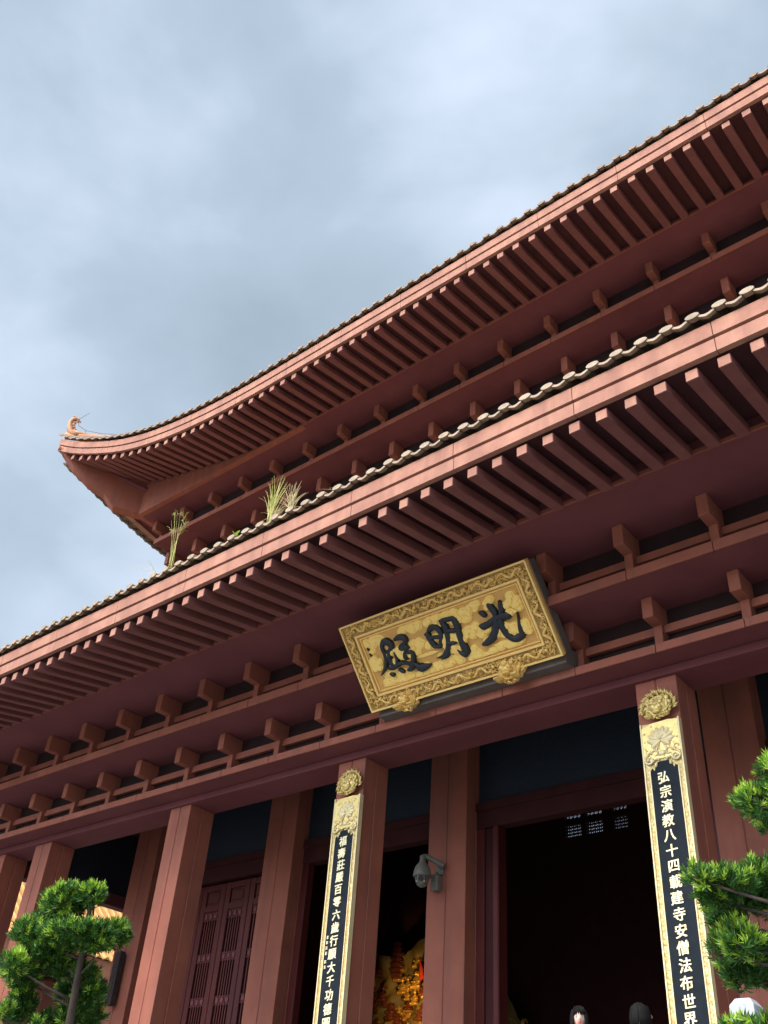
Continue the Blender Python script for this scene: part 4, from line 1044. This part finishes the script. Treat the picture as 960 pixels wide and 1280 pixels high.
# ------------------------------------------------------------------ two visitors standing on the terrace
def person(x, y, z, h, yawd, hair_face, label, cloth, seed):
    s = h/1.62/U                                         # figure is modelled in metres then scaled to layout units
    t = thing('person', (x, y, z), label, 'person', None)
    rot = Matrix.Rotation(R(yawd), 4, 'Z')
    org = P(x, y, z)
    def finish(me_obj, name, mat, sub=0):
        me_obj.name = name; me_obj.parent = t; me_obj.matrix_local = rot @ Matrix.Scale(h/1.62, 4)
        me_obj.data.materials.clear(); me_obj.data.materials.append(M[mat])
        return me_obj
    def skin(name, verts, edges, radii, mat, sub=2):
        me = bpy.data.meshes.new(name); me.from_pydata(verts, edges, []); o = bpy.data.objects.new(name, me); COL.objects.link(o)
        sk = o.modifiers.new('s', 'SKIN'); sk.use_smooth_shade = True
        if not me.skin_vertices: 
            bpy.context.view_layer.objects.active = o; bpy.context.view_layer.update()
        lay = me.skin_vertices[0].data if len(me.skin_vertices) else None
        if lay:
            for i, r_ in enumerate(radii): lay[i].radius = (r_, r_) if not hasattr(r_, '__len__') else r_
            lay[0].use_root = True
        ss = o.modifiers.new('u', 'SUBSURF'); ss.levels = sub; ss.render_levels = sub
        dg = bpy.context.evaluated_depsgraph_get(); me2 = bpy.data.meshes.new_from_object(o.evaluated_get(dg))
        bpy.data.objects.remove(o)
        o2 = bpy.data.objects.new(name, me2); COL.objects.link(o2)
        me2.polygons.foreach_set('use_smooth', [True]*len(me2.polygons))
        return finish(o2, name, mat)
    # body: pelvis 0, belly, chest, neck, head base; arms; legs
    V = [(0,0,.88),(0,0,1.02),(0,-.01,1.20),(0,0,1.33),(0,-.005,1.42),
         (.15,0,1.31),(.20,.01,1.06),(.21,-.04,.84),(.205,-.07,.78),
         (-.15,0,1.31),(-.20,.01,1.06),(-.21,-.04,.84),(-.205,-.07,.78),
         (.085,0,.82),(.09,-.01,.46),(.09,.01,.08),(.09,-.11,.035),
         (-.085,0,.82),(-.09,-.01,.46),(-.09,.01,.08),(-.09,-.11,.035)]
    E_ = [(0,1),(1,2),(2,3),(3,4),(3,5),(5,6),(6,7),(7,8),(3,9),(9,10),(10,11),(11,12),(0,13),(13,14),(14,15),(15,16),(0,17),(17,18),(18,19),(19,20)]
    Rr = [(.14,.10),(.12,.09),(.135,.095),(.07,.06),.048,.055,.040,.030,.026,.055,.040,.030,.026,.085,.058,.038,.03,.085,.058,.038,.03]
    body = skin('body', V, E_, Rr, 'skin')
    # head with face, part of the body mesh via separate sculpted surface joined below
    mh = bpy.data.meshes.new('head'); vs = []; nu, nv = 28, 20
    for j in range(nv+1):
        th = math.pi*j/nv
        for i in range(nu):
            ph = 2*math.pi*i/nu
            xx, yy, zz = math.sin(th)*math.sin(ph), -math.sin(th)*math.cos(ph), math.cos(th)
            wx = .074*(1-.22*max(0, -zz)**1.2); wy = .092; X_, Y_, Z_ = xx*wx, yy*wy, zz*.112
            if yy < -.2:
                fx = abs(X_)
                Y_ -= .026*math.exp(-(X_/.012)**2-((Z_+.018)/.020)**2)       # nose
                Y_ -= .012*math.exp(-(X_/.009)**2-((Z_-.005)/.02)**2)
                Y_ += .010*math.exp(-((fx-.031)/.014)**2-((Z_-.008)/.010)**2)   # eye sockets
                Y_ -= .007*math.exp(-(X_/.022)**2-((Z_+.052)/.007)**2)         # lips
                Y_ -= .007*math.exp(-(X_/.02)**2-((Z_+.088)/.014)**2)          # chin
            vs.append((X_, Y_-.01, Z_+1.525))
    mh.from_pydata(vs, [], [(j*nu+i, (j+1)*nu+i, (j+1)*nu+(i+1) % nu, j*nu+(i+1) % nu) for j in range(nv) for i in range(nu)])
    mh.polygons.foreach_set('use_smooth', [True]*len(mh.polygons))
    ho = bpy.data.objects.new('head', mh); COL.objects.link(ho)
    finish(ho, 'head', 'skin')
    def mbm(name, mat, builder):
        m = MB(); builder(m)
        me = bpy.data.meshes.new(name); me.from_pydata([Vector(v) for v in m.v], [], m.f); me.polygons.foreach_set('use_smooth', [True]*len(me.polygons))
        o = bpy.data.objects.new(name, me); COL.objects.link(o); return finish(o, name, mat)
    def eyes(m):
        for q in (-1, 1): m.ball((q*.031, -.086, 1.532), (.010,.006,.005), 8, 6); m.tube([(q*.018,-.097,1.552),(q*.032,-.099,1.556),(q*.047,-.088,1.551)], [.002,.003,.0015], 5)
    mbm('eye', 'hair', eyes)
    mbm('mouth', 'flag', lambda m: m.ball((0,-.103,1.473), (.020,.005,.005), 10, 6))
    def ears(m):
        for q in (-1, 1): m.ball((q*.074, .0, 1.525), (.010,.018,.030), 8, 6)
    mbm('ear', 'skin', ears)
    def hair(m):
        rnd = random.Random(seed)
        for k in range(150):                                          # locks falling from the crown
            a = rnd.uniform(0, 2*math.pi) if not hair_face else rnd.uniform(-2.35, 2.35)
            # a = 0 is the back of the head
            sx, cy_ = math.sin(a), math.cos(a)
            dn_ = 1.36 if hair_face else 1.40
            pts = [(0+.01*sx, .02, 1.648)]
            for u in (.25,.5,.75,1.0):
                zz = 1.648-(.25*u)**1.1; rr = .085*math.sin(min(1, .35+u*.8)*math.pi/2)+.012
                if u == 1.0: zz = dn_+rnd.uniform(-.02,.03)
                pts.append((sx*rr*.98, .004+cy_*rr*1.1, zz))
            m.tube(pts, [.010,.016,.017,.014,.004], 5)
        if hair_face:
            for k in range(26):                                       # fringe
                q = -1+2*k/25; xx = q*.062
                if abs(q-.05) < .10 or abs(q+.35) < .07: continue
                m.tube([(xx*.3,-.03,1.650),(xx*.8,-.088,1.625),(xx,-.106+.03*abs(q),1.590),(xx*1.05,-.108+.035*abs(q),1.562+rnd.uniform(-.012,.008))], [.009,.010,.008,.002], 5)
        m.ball((0,.012,1.555), (.083,.098,.100), 14, 10)
    # keep the inner cap behind the face
    def haircap(m):
        hair(m)
    hobj = mbm('hair', 'hair', haircap)
    hm = hobj.data
    for v in hm.vertices[-14*11:]:
        if v.co.y < -.055 and v.co.z < 1.60: v.co.y = -.055
    # clothing: slightly larger shells
    Vc = V[:4]+[V[5],V[6],V[7],V[9],V[10],V[11]]
    skin('jacket', [(0,0,.80)]+[(0,0,.95),(0,-.01,1.15),(0,0,1.32),(.155,0,1.32),(.205,.01,1.06),(.215,-.04,.86),(-.155,0,1.32),(-.205,.01,1.06),(-.215,-.04,.86)],
         [(0,1),(1,2),(2,3),(3,4),(4,5),(5,6),(3,7),(7,8),(8,9)], [(.165,.12),(.155,.115),(.155,.115),(.09,.075),.066,.052,.042,.066,.052,.042], cloth)
    skin('trousers', [(0,0,.90),(.085,0,.80),(.09,-.01,.46),(.09,.01,.12),(-.085,0,.80),(-.09,-.01,.46),(-.09,.01,.12)],
         [(0,1),(1,2),(2,3),(0,4),(4,5),(5,6)], [(.15,.11),.10,.072,.055,.10,.072,.055], 'trousers')
    def shoes(m):
        for q in (-1, 1): m.ball((q*.09,-.05,.04), (.045,.13,.042), 12, 8)
    mbm('shoe', 'shoe', shoes)
    def hands(m):
        for q in (-1, 1):
            bx_, by_, bz_ = q*.205, -.07, .76
            m.ball((bx_, by_-.01, bz_-.03), (.016,.038,.045), 10, 8)
            for f, (dy, L_) in enumerate(((-.036,.058),(-.014,.068),(.008,.064),(.028,.05))):
                m.tube([(bx_,by_+dy-.01,bz_-.06),(bx_-q*.006,by_+dy-.012,bz_-.06-L_*.5),(bx_-q*.018,by_+dy-.012,bz_-.06-L_)], [.010,.009,.006], 7)
            m.tube([(bx_,by_-.04,bz_-.01),(bx_-q*.012,by_-.066,bz_-.035),(bx_-q*.018,by_-.07,bz_-.065)], [.011,.010,.006], 7)
    mbm('hand', 'skin', hands)
    return t
person(-.22, -1.7, .6, 1.69, 30, True, 'person with black fringe and pale face standing in the dark doorway', 'cloth_a', 1)
person(1.10, -1.9, .6, 1.66, 120, False, 'person with dark hair turned away, standing right of the fringed person', 'cloth_b', 2)

# ------------------------------------------------------------------ world, sun, camera
w = bpy.data.worlds.new('World'); scn.world = w; w.use_nodes = True
nt = w.node_tree; L = nt.links.new; bg = nt.nodes['Background']
SUN_EL, SUN_AZ = 46, 190          # compass-like: azimuth from +Y clockwise
sky = N(nt, 'ShaderNodeTexSky', sky_type='NISHITA'); sky.sun_disc = False; sky.sun_elevation = R(SUN_EL); sky.sun_rotation = R(SUN_AZ)
sky.air_density = 1; sky.dust_density = 2; sky.ozone_density = 1
tc = N(nt, 'ShaderNodeTexCoord')
mp = N(nt, 'ShaderNodeMapping'); mp.inputs['Scale'].default_value = (1, 1, 1.5); mp.inputs['Location'].default_value = (.35, .2, .1)
L(tc.outputs['Generated'], mp.inputs['Vector'])
def nz_(sc, det, rough, dist):
    n = N(nt, 'ShaderNodeTexNoise'); n.inputs['Scale'].default_value = sc; n.inputs['Detail'].default_value = det
    n.inputs['Roughness'].default_value = rough; n.inputs['Distortion'].default_value = dist; L(mp.outputs[0], n.inputs['Vector']); return n
n1_ = nz_(1.9, 6, .5, .4); n2_ = nz_(4.4, 6, .48, .2)
mixn = N(nt, 'ShaderNodeMath', operation='MULTIPLY_ADD'); L(n2_.outputs['Fac'], mixn.inputs[0]); mixn.inputs[1].default_value = .35
sc_ = N(nt, 'ShaderNodeMath', operation='MULTIPLY'); L(n1_.outputs['Fac'], sc_.inputs[0]); sc_.inputs[1].default_value = .65; L(sc_.outputs[0], mixn.inputs[2])
cr_ = N(nt, 'ShaderNodeValToRGB'); e = cr_.color_ramp
e.elements[0].position = .36; e.elements[0].color = (3.1, 3.85, 4.55, 1)
e.elements[1].position = .64; e.elements[1].color = (5.9, 6.75, 8.0, 1)
md = e.elements.new(.50); md.color = (3.95, 4.8, 5.7, 1)
L(mixn.outputs[0], cr_.inputs['Fac'])
mx = N(nt, 'ShaderNodeMix', data_type='RGBA'); mx.inputs[0].default_value = .82
L(sky.outputs[0], mx.inputs[6]); L(cr_.outputs['Color'], mx.inputs[7]); L(mx.outputs[2], bg.inputs['Color'])
dt = N(nt, 'ShaderNodeVectorMath', operation='DOT_PRODUCT'); L(tc.outputs['Generated'], dt.inputs[0])
a_, e_ = R(SUN_AZ), R(SUN_EL); dt.inputs[1].default_value = (math.sin(a_)*math.cos(e_), math.cos(a_)*math.cos(e_), math.sin(e_))
mr = N(nt, 'ShaderNodeMapRange', interpolation_type='SMOOTHSTEP'); L(dt.outputs['Value'], mr.inputs['Value'])
mr.inputs['From Min'].default_value = .62; mr.inputs['From Max'].default_value = 1; mr.inputs['To Min'].default_value = 1; mr.inputs['To Max'].default_value = 8
sc2 = N(nt, 'ShaderNodeVectorMath', operation='SCALE'); L(mx.outputs[2], sc2.inputs[0]); L(mr.outputs[0], sc2.inputs['Scale']); L(sc2.outputs[0], bg.inputs['Color'])
BREAKS = [(-.533,.19,.824,.985,.12), (-.774,.344,.531,.975,.02), (-.209,.446,.87,.97,.08), (-.325,.325,.888,.95,.05), (-.57,.324,.755,.965,-.09)]
brk = None                            # brighter breaks in the overcast, in fixed directions of the sky
for dx_, dy_, dz_, w0, am in BREAKS:
    q1 = N(nt, 'ShaderNodeVectorMath', operation='DOT_PRODUCT'); L(tc.outputs['Generated'], q1.inputs[0]); q1.inputs[1].default_value = (dx_, dy_, dz_)
    q2 = N(nt, 'ShaderNodeMapRange', interpolation_type='SMOOTHSTEP'); L(q1.outputs['Value'], q2.inputs['Value'])
    q2.inputs['From Min'].default_value = w0; q2.inputs['From Max'].default_value = 1; q2.inputs['To Max'].default_value = am
    if brk is None: brk = q2.outputs[0]
    else:
        q3 = N(nt, 'ShaderNodeMath', operation='ADD'); L(brk, q3.inputs[0]); L(q2.outputs[0], q3.inputs[1]); brk = q3.outputs[0]
q4 = N(nt, 'ShaderNodeMath', operation='ADD'); L(mixn.outputs[0], q4.inputs[0]); L(brk, q4.inputs[1]); L(q4.outputs[0], cr_.inputs['Fac'])
bg.inputs['Strength'].default_value = .082
sl = bpy.data.lights.new('sun', 'SUN'); sl.energy = 1.5; sl.angle = R(22); sl.color = (1, .82, .57)
so = bpy.data.objects.new('sun', sl); COL.objects.link(so)
az = R(SUN_AZ); el = R(SUN_EL); dvec = Vector((math.sin(az)*math.cos(el), math.cos(az)*math.cos(el), math.sin(el)))
so.rotation_euler = dvec.to_track_quat('Z', 'Y').to_euler(); so.location = dvec*60

cam = bpy.data.cameras.new('camera'); co = bpy.data.objects.new('camera', cam); COL.objects.link(co); scn.camera = co
cy_, sy_ = math.cos(yaw), math.sin(yaw); cp, sp = math.cos(pitch), math.sin(pitch)
f = Vector((sy_*cp, cy_*cp, sp)); r_ = Vector((cy_, -sy_, 0)); u = r_.cross(f)
c_, s_ = math.cos(roll), math.sin(roll); r2 = r_*c_+u*s_; u2 = u*c_-r_*s_
mat = Matrix((r2, u2, -f)).transposed().to_4x4(); mat.translation = P(*CAMP); co.matrix_world = mat
cam.sensor_fit = 'HORIZONTAL'; cam.sensor_width = 36; cam.lens = CF/960*36; cam.clip_end = 3000; cam.clip_start = .05
scn.view_settings.view_transform = 'Standard'; scn.view_settings.look = 'None'; scn.view_settings.gamma = 1; scn.view_settings.exposure = .84
scn.cycles.use_denoising = True
